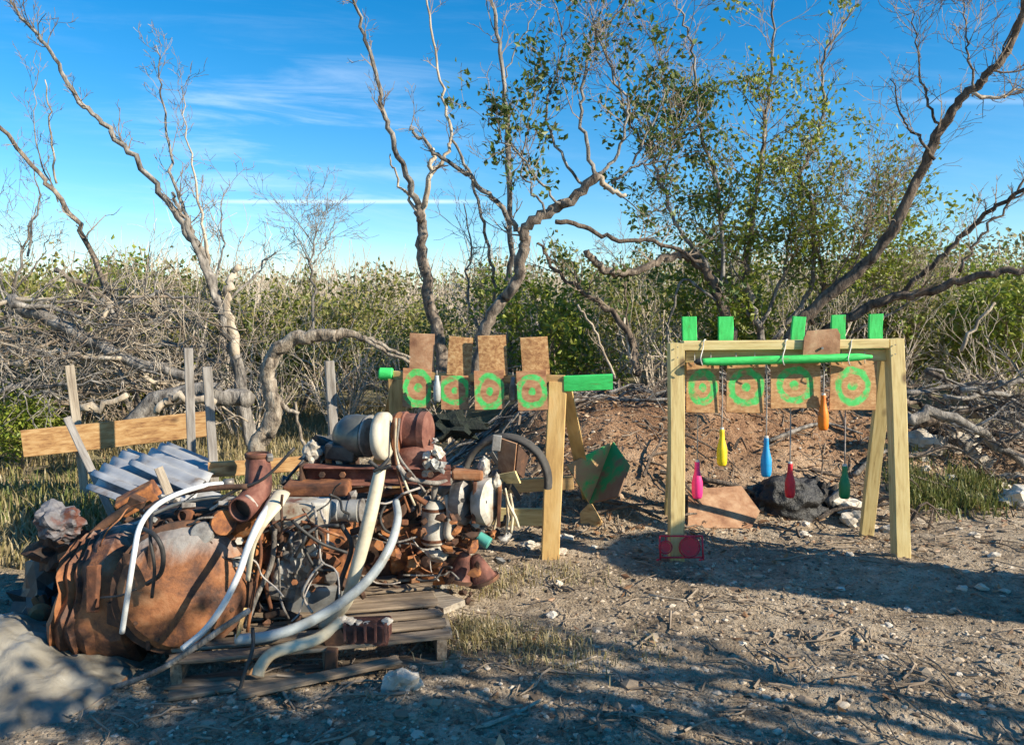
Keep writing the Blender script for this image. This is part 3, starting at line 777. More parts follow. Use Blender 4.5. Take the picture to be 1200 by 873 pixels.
# leaning brown tree with leafy shoots, centre
LD = dict(mat=M['leaf_dark'], per=1, size=0.07, spread=0.05)
D = 7.6
tree('leafy_tree', 'brown leaning tree with an elbow bend and dark leafy shoots above the left target rack', 'tree', gbase(563, 430, D), [
    dict(t=tr(D, (555, 450), (566, 395), (580, 362), (600, 338), (611, 312), (614, 285), (620, 265), (645, 246), (672, 232), (700, 205), d2=7.2), r=(.10, .07), tw=4, L=.3, mat=M['bark_warm']),
    dict(t=tr(D, (612, 275), (598, 255), (572, 228), (545, 205), (512, 182), (492, 160), (480, 148), d2=7.2), r=(.05, .022), tw=12, L=.25, mat=M['bark_grey']),
    dict(t=tr(7.3, (650, 256), (680, 265), (712, 278), (750, 282), (790, 290), (820, 305), d2=7.6), r=(.04, .03), tw=12, L=.4, leaf=.8, mat=M['bark_dark']),
    dict(t=tr(7.2, (698, 207), (690, 180), (680, 140), (684, 95), (700, 45), (725, 10), (745, -10)), r=(.035, .012), tw=26, L=.42, lvl=2, leaf=.5),
    dict(t=tr(7.3, (685, 216), (655, 180), (640, 135), (650, 85), (662, 40), (640, -8)), r=(.025, .009), tw=26, L=.42, lvl=2, leaf=.55),
    dict(t=tr(7.2, (655, 240), (632, 210), (612, 185), (590, 165), (572, 140)), r=(.022, .008), tw=20, L=.38, lvl=2, leaf=.8),
    dict(t=tr(7.2, (640, 250), (625, 225), (612, 200), (618, 150), (625, 115)), r=(.02, .008), tw=22, L=.38, lvl=2, leaf=.75),
    dict(t=tr(7.2, (700, 208), (718, 225), (735, 228)), r=(.05, .03), tw=3, L=.3, mat=M['bark_pale']),
    dict(t=tr(7.2, (700, 206), (722, 180), (735, 130), (720, 90), (705, 50), (690, 10)), r=(.028, .01), tw=26, L=.45, lvl=2, leaf=.6),
    dict(t=tr(7.3, (740, 190), (765, 150), (778, 100), (770, 50)), r=(.02, .008), tw=24, L=.45, lvl=2, leaf=.85),
    dict(t=tr(7.4, (716, 215), (745, 195), (770, 190), (790, 165)), r=(.022, .008), tw=26, L=.42, lvl=2, leaf=.85),
], M['bark_grey'], leaf=LD, seed=9)
D = 8.2
tree('dead_tree', 'dark crooked low branch tree reaching up behind the gap between the two target frames', 'tree', gbase(742, 420, D), [
    dict(t=tr(D, (748, 440), (738, 395), (715, 365), (690, 345), (660, 325), (640, 300), (630, 285)), r=(.06, .02), tw=18, L=.35, leaf=.35, mat=M['bark_dark']),
    dict(t=tr(D, (735, 390), (734, 340), (728, 300)), r=(.02, .01), tw=14, L=.4, leaf=.4),
    dict(t=tr(D, (722, 445), (706, 410), (690, 375), (676, 355)), r=(.025, .02), tw=2, L=.3, mat=M['bark_pale']),
    dict(t=tr(D, (742, 435), (736, 405), (730, 375)), r=(.028, .022), tw=2, L=.3, mat=M['bark_pale']),
], M['bark_dark'], leaf=LD, seed=10)
# right leafy multi-stem trees
D = 8.4
tree('leafy_tree', 'tall airy tree with a thick broken brown limb, left of the right frame', 'tree', gbase(850, 420, D), [
    dict(t=tr(D, (868, 440), (856, 390), (842, 350), (828, 320), (812, 305), (796, 296)), r=(.10, .06), tw=6, L=.5, leaf=.7, mat=M['bark_dark']),
    dict(t=tr(D, (815, 300), (790, 300), (765, 310), (735, 318), (712, 318), (697, 308), (688, 296), d2=7.8), r=(.065, .055), tw=4, L=.25, mat=M['bark_warm']),
    dict(t=tr(D, (848, 372), (846, 320), (846, 260), (838, 205), (822, 160), (814, 110), (812, 60), (800, 20), (788, -8), d2=8.0), r=(.04, .014), tw=46, L=.45, lvl=2, leaf=.7),
    dict(t=tr(D, (850, 350), (820, 300), (790, 260), (776, 220), (762, 180), (735, 140), (725, 95), (710, 60)), r=(.04, .012), tw=44, L=.45, lvl=2, leaf=.7),
    dict(t=tr(D, (840, 352), (800, 330), (785, 380), (783, 420)), r=(.025, .02), tw=3, L=.4),
    dict(t=tr(D, (776, 220), (790, 170), (800, 120), (815, 70)), r=(.02, .008), tw=26, L=.45, lvl=2, leaf=.7),
], M['bark_grey'], leaf=dict(mat=M['leaf_dark'], per=2, size=0.065, spread=0.06), seed=12)
D = 8.8
tree('leafy_tree', 'dense green-leaved tree with several dark stems directly behind the right frame', 'tree', gbase(900, 420, D), [
    dict(t=tr(D, (900, 440), (892, 390), (880, 350), (876, 310), (880, 270), (888, 215), (895, 160), (900, 115), (905, 60), (907, -8), d2=8.6), r=(.07, .016), tw=62, L=.5, lvl=2, leaf=.85),
    dict(t=tr(D, (905, 400), (945, 350), (955, 300), (950, 240), (940, 200), (958, 160), (966, 120), (965, 70), (985, 35), (1002, 8)), r=(.05, .016), tw=62, L=.48, lvl=2, leaf=.8),
    dict(t=tr(D, (950, 380), (965, 340), (958, 290), (952, 235)), r=(.045, .02), tw=40, L=.6, lvl=2, leaf=1, mat=M['bark_dark']),
    dict(t=tr(D, (890, 385), (915, 330), (925, 280), (930, 235)), r=(.04, .012), tw=46, L=.6, lvl=2, leaf=1),
    dict(t=tr(D, (885, 380), (850, 330), (835, 290), (810, 250)), r=(.04, .012), tw=46, L=.6, lvl=2, leaf=.9),
    dict(t=tr(D, (960, 360), (1000, 310), (1020, 275), (1040, 250)), r=(.03, .01), tw=46, L=.6, lvl=2, leaf=.9),
    dict(t=tr(D, (975, 385), (1030, 335), (1065, 310)), r=(.03, .01), tw=40, L=.6, lvl=2, leaf=.9),
    dict(t=tr(D, (1000, 390), (1075, 350), (1100, 330)), r=(.03, .01), tw=30, L=.5, lvl=2, leaf=.8),
], M['bark_grey'], leaf=dict(mat=M['leaf_green'], per=2, size=0.062, spread=0.07), seed=13)
# big right dead tree
D = 8.0
tree('dead_tree', 'big dark bare tree whose curved limb sweeps up to the top right corner', 'tree', gbase(925, 430, D), [
    dict(t=tr(D, (915, 450), (922, 400), (950, 365), (985, 335), (1015, 308), (1040, 280), (1058, 245), (1080, 200), (1098, 160), (1118, 128), (1140, 104), (1160, 86), (1180, 60), (1195, 28), (1204, -10), d2=7.0), r=(.105, .045), tw=12, L=.4, f=.5, mat=M['bark_dark'], wob=.01),
    dict(t=tr(7.4, (1092, 184), (1078, 162), (1060, 146), (1052, 120), (1046, 90)), r=(.026, .008), tw=12, L=.35, lvl=2),
    dict(t=tr(7.4, (1104, 155), (1090, 125), (1078, 95), (1074, 50), (1066, 10)), r=(.024, .007), tw=22, L=.4, lvl=2),
    dict(t=tr(7.2, (1142, 104), (1136, 70), (1132, 35), (1128, -8)), r=(.02, .008), tw=30, L=.42, lvl=2, mat=M['bark_warm']),
    dict(t=tr(7.1, (1140, 112), (1165, 115), (1190, 108), (1210, 95)), r=(.03, .012), tw=16, L=.4, lvl=2, mat=M['bark_pale']),
    dict(t=tr(D, (950, 400), (1000, 370), (1040, 350), (1085, 342), (1125, 328), (1165, 320), (1215, 315), d2=7.2), r=(.085, .05), tw=8, L=.4, mat=M['bark_dark']),
    dict(t=tr(D, (1050, 350), (1085, 318), (1120, 285), (1155, 252), (1190, 228), (1212, 214), d2=7.2), r=(.05, .03), tw=14, L=.35),
    dict(t=tr(7.4, (1125, 318), (1145, 285), (1172, 250), (1208, 222)), r=(.026, .015), tw=10, L=.35),
    dict(t=tr(D, (1040, 290), (1046, 230), (1058, 200)), r=(.015, .006), tw=24, L=.5, lvl=2),
    dict(t=tr(D, (985, 345), (1010, 290), (1022, 240), (1030, 190)), r=(.016, .006), tw=26, L=.5, lvl=2),
    dict(t=tr(D, (970, 350), (1000, 280), (985, 230)), r=(.016, .006), tw=24, L=.5, lvl=2),
], M['bark_dark'], seed=14)

# ---- thicket: shrub patterns copied as individuals
def shrub_proto(seed, h, leafm, per, nst, size, twm, lvl=2, leafy=1.0, pale=False):
    r = random.Random(seed); paths, tips = [], []
    for k in range(nst):
        a = r.uniform(0, 6.28); ti = r.uniform(0.05, 0.6)
        d = Vector((math.cos(a) * ti, math.sin(a) * ti, 1))
        tp = []
        grow(Vector((math.cos(a) * .12, math.sin(a) * .12, 0)), d, h * r.uniform(0.65, 1.0), 0.02 * r.uniform(.6, 1.3), lvl, r, paths, tp, bend=0.5, upb=0.06, kids=5, ratio=0.42, minr=0.003, pts=6)
        if r.random() < leafy: tips += tp
    V, Q = batch_tubes(paths, 3); tm = build_mesh('stems', V, Q); tm.materials.append(twm)
    lm = None
    if tips:
        V, T = leaves_from(tips, r, per, size, 0.09); lm = build_mesh('foliage', V, None, T); lm.materials.append(leafm)
    return tm, lm
PROTO = {
 'olive': [shrub_proto(s, 1.9, M['leaf_olive'], 3, 9, 0.085, M['twig']) for s in (1, 2, 3)],
 'green': [shrub_proto(s, 1.9, M['leaf_green'], 4, 9, 0.09, M['twig']) for s in (11, 12)],
 'bare': [shrub_proto(s, 2.0, M['leaf_olive'], 1, 10, 0.06, M['twig_pale'], leafy=0.25) for s in (21, 22, 23)],
}
LB = {'olive': ('olive_shrub', 'olive-leaved twiggy shrub, one of the many crowded in the thicket behind the targets', 'olive shrubs of the thicket'),
      'green': ('green_shrub', 'yellow-green leafy shrub, one of those crowded in the thicket behind the targets', 'green shrubs of the thicket'),
      'bare': ('bare_shrub', 'grey nearly leafless shrub, one of many standing in the thicket behind the junk', 'bare grey shrubs of the thicket')}
sr = random.Random(99)
def shrub(kind, x, y, s, label=None, sz=None):
    nm, lab, grp = LB[kind]; tm, lm = sr.choice(PROTO[kind])
    t_ = x / y; row = 'front' if y < 10.3 else 'second' if y < 11.8 else 'third' if y < 14 else 'rearmost'
    wh = 'behind the left branch heap' if t_ < -.40 else 'behind the driftwood' if t_ < -.18 else 'behind the left rack' if t_ < .06 else 'between the two racks' if t_ < .22 else 'behind the right rack' if t_ < .5 else 'at the right edge'
    lab = {'olive': 'olive-leaved twiggy', 'green': 'yellow-green leafy', 'bare': 'grey nearly leafless'}[kind] + f" {'larger' if s > 1.05 else 'smaller' if s < .78 else 'middling'} shrub in the {row} row {wh}"
    root = thing(nm, (x, y, H(x, y) - .03), label or lab, 'shrub', None if label else grp)
    root.matrix_basis = Matrix.Translation((x, y, H(x, y) - .03)) @ Matrix.Rotation(sr.uniform(0, 6.28), 4, 'Z') @ Matrix.Diagonal((s, s, sz or s, 1))
    for n_, me_ in (('stems', tm), ('foliage', lm)):
        if me_ is None: continue
        o = bpy.data.objects.new(n_, me_); COL.objects.link(o); o.parent = root; o['kind'] = 'stuff'
def band(d, x0, x1, step, kinds, s0, s1, jd=0.6):
    x = x0
    while x < x1:
        k = sr.choices(list(kinds), weights=list(kinds.values()))[0]
        shrub(k, (x + sr.uniform(-.3, .3)) , d + sr.uniform(-jd, jd), sr.uniform(s0, s1))
        x += step * sr.uniform(.75, 1.25)
# height wanted: left top y~300, centre y~335, right y~300-250
band(10.3, -8.2, -2.4, 0.95, {'bare': 6, 'olive': 2, 'green': .3}, .75, 1.05)
band(12.0, -9.5, -3.0, 1.05, {'bare': 4, 'olive': 4}, 1.0, 1.3)
band(9.6, -2.8, 1.6, 0.85, {'olive': 1.5, 'bare': 6}, .55, .75)
band(11.2, -3.4, 2.0, 1.0, {'olive': 4, 'bare': 5}, .7, .9)
band(13.0, -4, 3, 1.1, {'olive': 4, 'bare': 4}, .85, 1.05)
band(9.6, 1.8, 7.5, 0.95, {'olive': 3, 'green': 1.5, 'bare': 4}, .6, .85)
band(11.0, 2.0, 8.6, 1.0, {'olive': 3, 'green': 4, 'bare': 1}, .8, 1.1)
band(13.0, 3, 10, 1.15, {'olive': 4, 'green': 3, 'bare': 1}, 1.0, 1.3)
band(15.5, -12, 12, 1.3, {'olive': 5, 'bare': 4, 'green': 1}, 1.0, 1.25, 1.0)
shrub('green', W(20, 480, 7.4).x, 7.4, .52, 'low bright green leafy bush at the left edge beside the long plank', .40)
shrub('green', W(-30, 480, 8.2).x, 8.2, .7, 'rounded green bush cut by the left edge behind the low bush', .5)
shrub('green', W(640, 250, 9.3).x, 9.3, .8, 'leafy green bush under the elbow of the leaning tree')
# far wood: one mass of leaves and stems, 19-45 m
r = random.Random(7); pts = []
n = 90000
d = RNG.uniform(18, 40, n); x = RNG.uniform(-.85, .85, n) * d
top = 2.1 + 1.4 * fbm(x * .5, d * .35, 41, 4) + (d - 18) * 0.035 + np.where(x > 2, .9, 0) * ss(2, 6, x)
zz_ = top * (1 - RNG.random(n) ** 1.6 * 0.75)
P = np.stack([x, d, zz_], -1)
V, T = batch_leaves(P, RNG.uniform(0.10, 0.17, n), asp=0.6)
tag(link('far_thicket', build_mesh('far_thicket', V, None, T), M['leaf_far']), kind='stuff')
paths = []
for k in range(6500):
    d_ = r.uniform(16.5, 30); x_ = r.uniform(-.82, .82) * d_
    h_ = (2.9 + float(fbm(x_ * .5, d_ * .35, 41, 4))) * r.uniform(.6, 1.04)
    q = [(x_, d_, 0)]
    for s in range(4): q.append((q[-1][0] + r.uniform(-.38, .38), q[-1][1], h_ * (s + 1) / 4))
    paths.append((np.array(q), np.linspace(.022, .006, 5)))
V, Q = batch_tubes(paths, 3)
tag(link('far_stems', build_mesh('far_stems', V, Q), M['twig_pale']), kind='stuff')

# ---- heaps of dead branches
def branch_label(t, mat, r0, where):
    x0, y0 = t[0][:2]; x1, y1 = t[-1][:2]; sl = (y1 - y0) / max(1, abs(x1 - x0)) * (1 if x1 > x0 else -1)
    thick = 'stout' if r0 > .026 else 'slim' if r0 > .018 else 'thin'
    colr = {'bark_grey': 'grey', 'bark_pale': 'bleached', 'twig': 'brown-grey', 'bark_dark': 'dark', 'bark_warm': 'reddish'}[mat]
    lie = 'falling steeply right' if sl > .8 else 'sloping down right' if sl > .18 else 'lying level' if sl > -.18 else 'rising right' if sl > -.8 else 'standing steep'
    mx_, my_ = (x0 + x1) / 2, (y0 + y1) / 2
    if where == 'left':
        v = 'top' if my_ < 385 else 'middle' if my_ < 430 else 'foot'
        h = 'by the photo edge' if mx_ < 45 else 'left of centre' if mx_ < 105 else 'right of centre' if mx_ < 165 else 'next to the grey tree'
    else:
        v = 'top' if my_ < 490 else 'middle' if my_ < 525 else 'foot'
        h = 'beside the right post' if mx_ < 1110 else 'in its centre' if mx_ < 1160 else 'by the photo edge'
    return f'{thick} {colr} branch {lie}, {v} of the {where} heap, {h}'
def dead_branch(traces, mat, label, group=None, name='dead_branch', r0=.03, r1=.012, tw=6, L=.35, seed=1):
    p0 = W(*traces[0]); root = thing(name, p0, label, 'branch', group); r = random.Random(seed)
    P = limb_pts(traces, 4, .02, seed); R = list(np.linspace(r0, r1, len(P)))
    tube('stem', P, R, mat, root, sides=7, n=0, lump=.12, seed=seed)
    pp = []
    for k in range(tw):
        t = r.uniform(.2, 1) * (len(P) - 1); i0 = min(int(t), len(P) - 2); dd = (P[i0+1]-P[i0]).normalized()
        dd = rot_about(dd, dd.cross(rvec(r)).normalized(), r.uniform(.4, 1.1))
        grow(P[i0].copy(), dd, L * r.uniform(.5, 1.3), max(.004, R[i0] * .4), 1, r, pp, [], upb=0.0, kids=3, minr=.0025, bend=.5)
    if pp:
        V, Q = batch_tubes(pp, 4); tag(link('twigs', build_mesh('twigs', V - np.array(p0[:]), Q), mat, root, Matrix.Translation(p0)), kind='stuff')
    return root
GL = 'grey dead branches heaped at the left'
LBL = 'grey dead branch lying in the tangled heap at the left'
br = random.Random(41)
for k in range(64):
    px = br.uniform(-20, 240); d = br.uniform(6.8, 9.2); y0 = br.uniform(350, 470)
    a = br.choice([-1, 1]) * br.uniform(-.15, .55) if br.random() < .8 else br.uniform(-1.2, 1.2); ln = br.uniform(60, 170)
    t = [(px - math.cos(a) * ln * .5, y0 - math.sin(a) * ln * .5, d), (px - math.cos(a) * ln * .15, y0 - math.sin(a) * ln * .15 - br.uniform(0, 14), d + .1), (px + math.cos(a) * ln * .2, y0 + math.sin(a) * ln * .2 - br.uniform(-6, 8), d), (px + math.cos(a) * ln * .5, y0 + math.sin(a) * ln * .5, d - .1)]
    mt_ = br.choice(['bark_grey', 'bark_grey', 'bark_pale', 'twig']); r0_ = br.uniform(.012, .034)
    dead_branch(t, M[mt_], branch_label(t, mt_, r0_, 'left'), GL, r0=r0_, r1=.007, tw=12, L=.45, seed=k)
dead_branch([(10, 352, 7.6), (60, 372, 7.5), (115, 405, 7.4), (165, 428, 7.3), (225, 438, 7.2)], M['bark_grey'], 'long thick grey limb sloping down across the left branch heap', r0=.07, r1=.05, seed=201)
dead_branch([(20, 425, 7.2), (60, 412, 7.2), (100, 418, 7.2), (140, 420, 7.2)], M['bark_pale'], 'pale sinuous branch above the green bush at the left', r0=.035, r1=.02, seed=202)
dead_branch([(92, 475, 6.8), (118, 474, 6.8), (148, 468, 6.8)], M['bark_pale'], 'short pale bare pole lying just above the long plank', r0=.04, r1=.025, tw=0, seed=203)
dead_branch([(184, 482, 6.6), (196, 470, 6.6), (216, 465, 6.6), (250, 466, 6.7)], M['bark_pale'], 'pale bent stick ending at the upright grey stakes', r0=.03, r1=.035, tw=0, seed=204)
dead_branch([(150, 500, 6.9), (190, 470, 7), (250, 458, 7), (290, 470, 7)], M['bark_grey'], 'thick grey log on the ground behind the upright stakes', r0=.09, r1=.08, tw=2, seed=205)
GR = 'grey dead branches heaped at the right'
for k in range(34):
    px = br.uniform(1075, 1215); d = br.uniform(6.2, 8.0); y0 = br.uniform(455, 560)
    a = br.uniform(-.3, .75); ln = br.uniform(60, 150)
    t = [(px - math.cos(a) * ln * .5, y0 - math.sin(a) * ln * .5, d), (px, y0 - br.uniform(0, 12), d + .1), (px + math.cos(a) * ln * .5, y0 + math.sin(a) * ln * .5, d - .1)]
    mt_ = br.choice(['bark_grey', 'bark_dark', 'bark_grey', 'bark_warm']); r0_ = br.uniform(.012, .035)
    dead_branch(t, M[mt_], branch_label(t, mt_, r0_, 'right'), GR, r0=r0_, r1=.008, tw=10, L=.35, seed=300 + k)
dead_branch([(1066, 492, 6.3), (1100, 486, 6.3), (1140, 500, 6.3), (1178, 528, 6.3), (1215, 560, 6.3)], M['bark_grey'], 'long weathered limb arching down through the right brush heap', r0=.05, r1=.03, seed=401)
dead_branch([(1125, 410, 7.6), (1150, 375, 7.6), (1165, 355, 7.6)], M['bark_pale'], 'pale stick poking up out of the right brush heap', r0=.02, r1=.014, tw=0, seed=402)
# curved driftwood behind the exhaust pipe
root = thing('driftwood', W(300, 540, 4.9), 'curved pale driftwood trunk arching up behind the rusty exhaust pipe', 'driftwood')
P = limb_pts(tr(4.9, (296, 545), (302, 520), (318, 498), (321, 468), (314, 438), (322, 415), (345, 398), (372, 394), (396, 393), d2=4.9), 5, .007, 3)
tube('trunk', P, [.054, .056, .05, .046, .044, .042, .038], M['driftwood'], root, sides=18, n=0, lump=.06, ridge=.07)
tube('branch', limb_pts(tr(4.9, (392, 393), (410, 390), (428, 399), (452, 412), (478, 424)), 4, .006, 5), [.034, .022, .014, .01], M['driftwood'], root, sides=8, n=0, lump=.12)
tube('branch', limb_pts(tr(4.9, (424, 395), (440, 400), (462, 412), (482, 420)), 4, .004, 6), [.018, .008], M['driftwood'], root, sides=6, n=0)
tube('branch', limb_pts(tr(4.9, (318, 463), (335, 478), (350, 484)), 4, .004, 7), [.02, .012], M['driftwood'], root, sides=6, n=0)
tube('branch', limb_pts(tr(4.95, (345, 472), (350, 500), (358, 528), (362, 548)), 4, .004, 8), [.009, .013], M['driftwood'], root, sides=6, n=0)
# ---- trees standing beside and behind the camera, out of the picture; they throw the shade on the ground
def off_tree(name, label, x, y, h, r0, leafm, seed, n=34, L=1.0, per=3, lean=(0, 0)):
    base = Vector((x, y, H(x, y) - .05)); root = thing(name, base, label, 'tree'); r = random.Random(seed)
    P = [base + Vector((lean[0] * u + .05 * math.sin(u * 5 + seed), lean[1] * u, h * u)) for u in np.linspace(0, 1, 9)]
    tube('trunk', P, [r0, r0 * .9, r0 * (.9 if per == 0 and h < 3.4 and n < 5 else .35)], M['bark_grey'], root, sides=10, n=0, lump=.1)
    pp, tips = [], []
    for k in range(n):
        t = r.uniform(.3, 1) * 8; i0 = min(int(t), 7); a = r.uniform(0, 6.28)
        grow(P[i0].copy(), Vector((math.cos(a), math.sin(a), .6)), L * r.uniform(.6, 1.2), .03, 2, r, pp, tips, kids=4, minr=.004)
    V, Q = batch_tubes(pp, 4); b3 = np.array(base[:])
    tag(link('twigs', build_mesh('twigs', V - b3, Q), M['twig'], root, Matrix.Translation(base)), kind='stuff')
    if per:
        V, T = leaves_from(tips, r, per, .11, .08); tag(link('foliage', build_mesh('foliage', V - b3, None, T), leafm, root, Matrix.Translation(base)), kind='stuff')
    return root
SH = Vector((-math.sin(SUN_AZ), -math.cos(SUN_AZ), 0))      # ground direction of shadows
def caster(px, py, t):
    g = G(px, py); return g.x - SH.x * t, g.y - SH.y * t
# ------------------------------------------------------------------ off-picture trees and an added trunk that cast the shade
cx_, cy_ = caster(1000, 680, 4.3)  # added unseen stand-in for whatever casts the long shade band
off_tree('shade_band_caster', 'added trunk-like shade caster, unseen, to the right of the target frame', cx_, cy_, 2.85, .47, None, 501, n=3, L=.3, per=0)
cx_, cy_ = caster(700, 815, 5.2)
off_tree('slender_tree', 'slender bare tree standing out of view behind and right of the camera', cx_, cy_, 3.4, .05, M['leaf_dark'], 502, n=12, L=.5, per=0)
cx_, cy_ = caster(930, 800, 5.0)
off_tree('bare_tree', 'bare tree standing out of view to the right near the camera', cx_, cy_, 3.4, .045, None, 503, n=12, L=.5, per=0)
for k_, (px_, py_, t_, h_, r_) in enumerate([(820, 850, 5.0, 3.0, .04), (1050, 850, 4.2, 3.0, .05), (640, 850, 5.4, 2.6, .045)]):
    cx_, cy_ = caster(px_, py_, t_)
    off_tree('thin_tree', ['thin bare pole tree out of view, farthest right of the camera', 'thin bare pole tree out of view, nearest the camera on its right', 'short thin bare tree out of view behind the camera'][k_], cx_, cy_, h_, r_, None, 510 + k_, n=9, L=.45, per=0)
cx_, cy_ = caster(410, 866, 4.2)
off_tree('bushy_tree', 'bushy leafy tree standing out of view behind the camera', cx_, cy_, 2.5, .12, M['leaf_dark'], 504, n=44, L=.5, per=1)
cx_, cy_ = caster(190, 872, 4.8)
off_tree('bushy_tree', 'second bushy tree out of view behind the camera, nearer the junk heap', cx_, cy_, 1.75, .12, M['leaf_dark'], 505, n=30, L=.4, per=1)

# ------------------------------------------------------------------ right target frame
D = G(800, 656).y
def R(px, py, dd=0.0): return W(px, py, D + dd)
def S(px, d=None): return px * (d or D) / 900.0
base = on_ground(R(920, 656))
FR = thing('shooting_rack', base, 'yellow lumber frame with painted plywood targets and hanging bottles at the right', 'target frame')
FW = .092
plank('post', on_ground(R(793, 656)) - Vector((0, 0, .03)), R(791.5, 402), FW, .085, M['pine'], FR, up=(1, 0, 0))
plank('post', on_ground(R(1056, 656)) - Vector((0, 0, .03)), R(1047, 397), FW, .085, M['pine'], FR, up=(1, 0, 0))
plank('top_rail', R(800, 405, .0), R(1038, 402.5, .0), S(11), .085, M['pine'], FR)
plank('lower_rail', R(803, 418, .035), R(1037, 416, .035), S(14), .038, M['pine'], FR)
plank('rear_leg', on_ground(R(1015, 640, .55)) - Vector((0, 0, .03)), R(1038, 420, .10), FW, .04, M['pine'], FR, up=(1, 0, 0))
plank('rear_leg', on_ground(R(786, 640, .75)) - Vector((0, 0, .03)), R(795, 424, .10), FW, .04, M['pine'], FR, up=(1, 0, 0))
for k, (x0, x1, y0, lean) in enumerate([(799, 816.5, 371, 0), (841, 859, 371, 0), (929, 945, 371, 4), (974, 991, 369, 0), (1018, 1035, 368, 0)]):
    c0, c1 = (x0 + x1) / 2, (x0 + x1) / 2
    plank('paddle', R(c0 - lean, 412, .075), R(c1, y0, .075), S(x1 - x0), .018, M['green'], FR, up=(1, 0, 0), seg=3)
for (x, y) in [(794, 407), (794, 419), (1049, 404), (1049, 415)]:
    lathe('screw', [(0, .004), (.006, .004)], R(x, y, -.049), (0, -1, 0), M['greymetal'], FR, seg=8)
BT = [(804.5, 842.5, 425, 484, 823, 454, 17.6, 21, .66), (851.5, 895.5, 425, 484, 874, 454, 21, 22.5, .74), (903, 961, 422.5, 479, 931, 451.5, 21.5, 21.5, .76), (972.5, 1027, 423, 481, 999, 452.5, 21, 23, .74)]
LBs = ['leftmost plywood square with an oval green ring on the right frame', 'second plywood square with a washed green ring on the right frame', 'third and widest plywood square on the right frame, with a round green ring', 'rightmost plywood square with a green ring, beside the rear leg']
def board(name, x0, x1, y0, y1, ring, mat_base_, d, label, cat, parent=None, tilt=0.0, th=.012, seed=0):
    """painted board: local X right, Z up, origin at its centre"""
    c = W((x0 + x1) / 2, (y0 + y1) / 2, d); w = (x1 - x0) * d / 900; h = (y1 - y0) * d / 900
    me = plank_mesh(w, h, th, seg=5, ch=.003, warp=.002, seed=seed + 50, n0=name)
    co = np.empty(len(me.vertices) * 3, np.float32); me.vertices.foreach_get('co', co); co = co.reshape(-1, 3); co[:, 0] -= w / 2
    me.vertices.foreach_set('co', co.ravel())
    if ring:
        cx, cz, rx, rz, inner = ring; k = d / 900
        mt = target_mat('painted_plywood', (cx - (x0 + x1) / 2) * k, -(cz - (y0 + y1) / 2) * k, rx * k, rz * k, inner, base=mat_base_)
    else: mt = mat_base_
    Mx = Matrix.Translation(c) @ Matrix.Rotation(tilt, 4, 'Y') @ Matrix.Rotation(math.radians(-2), 4, 'X')
    return link(name, me, mt, parent, Mx)
for k, (x0, x1, y0, y1, cx, cz, rx, rz, inn) in enumerate(BT):
    root = thing('target_board', R((x0 + x1) / 2, y0, -.0), LBs[k], 'target', 'painted boards on the right frame')
    board('board', x0, x1, y0, y1, (cx, cz, rx, rz, inn), 'ply', D - .005, None, None, root, tilt=[.0, .01, -.012, .015][k], seed=k)
    for dx in (.25, .75):
        tube('cord', [R(x0 + (x1 - x0) * dx, y0 + 3, -.014), R(x0 + (x1 - x0) * dx, y0 - 4, -.02), R(x0 + (x1 - x0) * dx, y0 - 12, -.0)], .0025, M['wrope'], root, sides=5, n=2)
root = thing('brown_board', R(963, 400, -.04), 'small brown board with a cut corner, propped at the middle of the top rail', 'target')
V = [(945, 388), (980, 385), (984, 392), (984, 416), (941, 416), (942, 396)]
k_ = (D - .055) / 900; c0 = R(963, 400, -.06)
vs = []; fs = []
for yy in (-.007, .007):
    for (a, b_) in V: vs.append(((a - 963) * k_, yy, -(b_ - 400) * k_))
n_ = len(V)
T_ = [(0, i, i + 1) for i in range(1, n_ - 1)] + [(n_, n_ + i + 1, n_ + i) for i in range(1, n_ - 1)]
Q_ = [(i, i + n_, (i + 1) % n_ + n_, (i + 1) % n_) for i in range(n_)]
M['brown_ply'] = noisy('brown_plywood', [(0.3, (0.17, 0.07, 0.035)), (0.5, (0.36, 0.19, 0.10)), (0.68, (0.50, 0.32, 0.19)), (0.78, (0.2, 0.4, 0.13))], 8, 0.85, bs=.5)
link('board', build_mesh('board', vs, Q_, T_), M['brown_ply'], root, Matrix.Translation(c0))
lathe('bolt', [(0, .008), (.012, .008)], R(963, 408, -.07), (0, -1, 0), M['greymetal'], root, seg=8)
# green pole on ropes
root = thing('green_pole', R(922, 420, -.08), 'long green painted pole hung by white ropes across the right frame', 'pole')
P = [R(820, 424, -.08), R(850, 423.5, -.08), R(920, 421.5, -.08), R(985, 419.5, -.08), R(1006, 418.5, -.08), R(1022, 418, -.08)]
tube('pole', P, [.020, .026, .026, .026, .023, .009], M['green'], root, sides=12, n=4, lump=.02)
lathe('dark_tip', [(-.035, .004), (-.02, .018), (.012, .026)], R(820, 424, -.08), (1, 0, 0), M['black'], root, seg=12)
for x in (824, 920, 997):
    tube('rope', [R(x - 1, 428, -.11), R(x - 3, 420, -.115), R(x, 408, -.05), R(x + 1, 399, -.045), R(x + 3, 398, .03)], .0032, M['wrope'], root, sides=6, n=3)
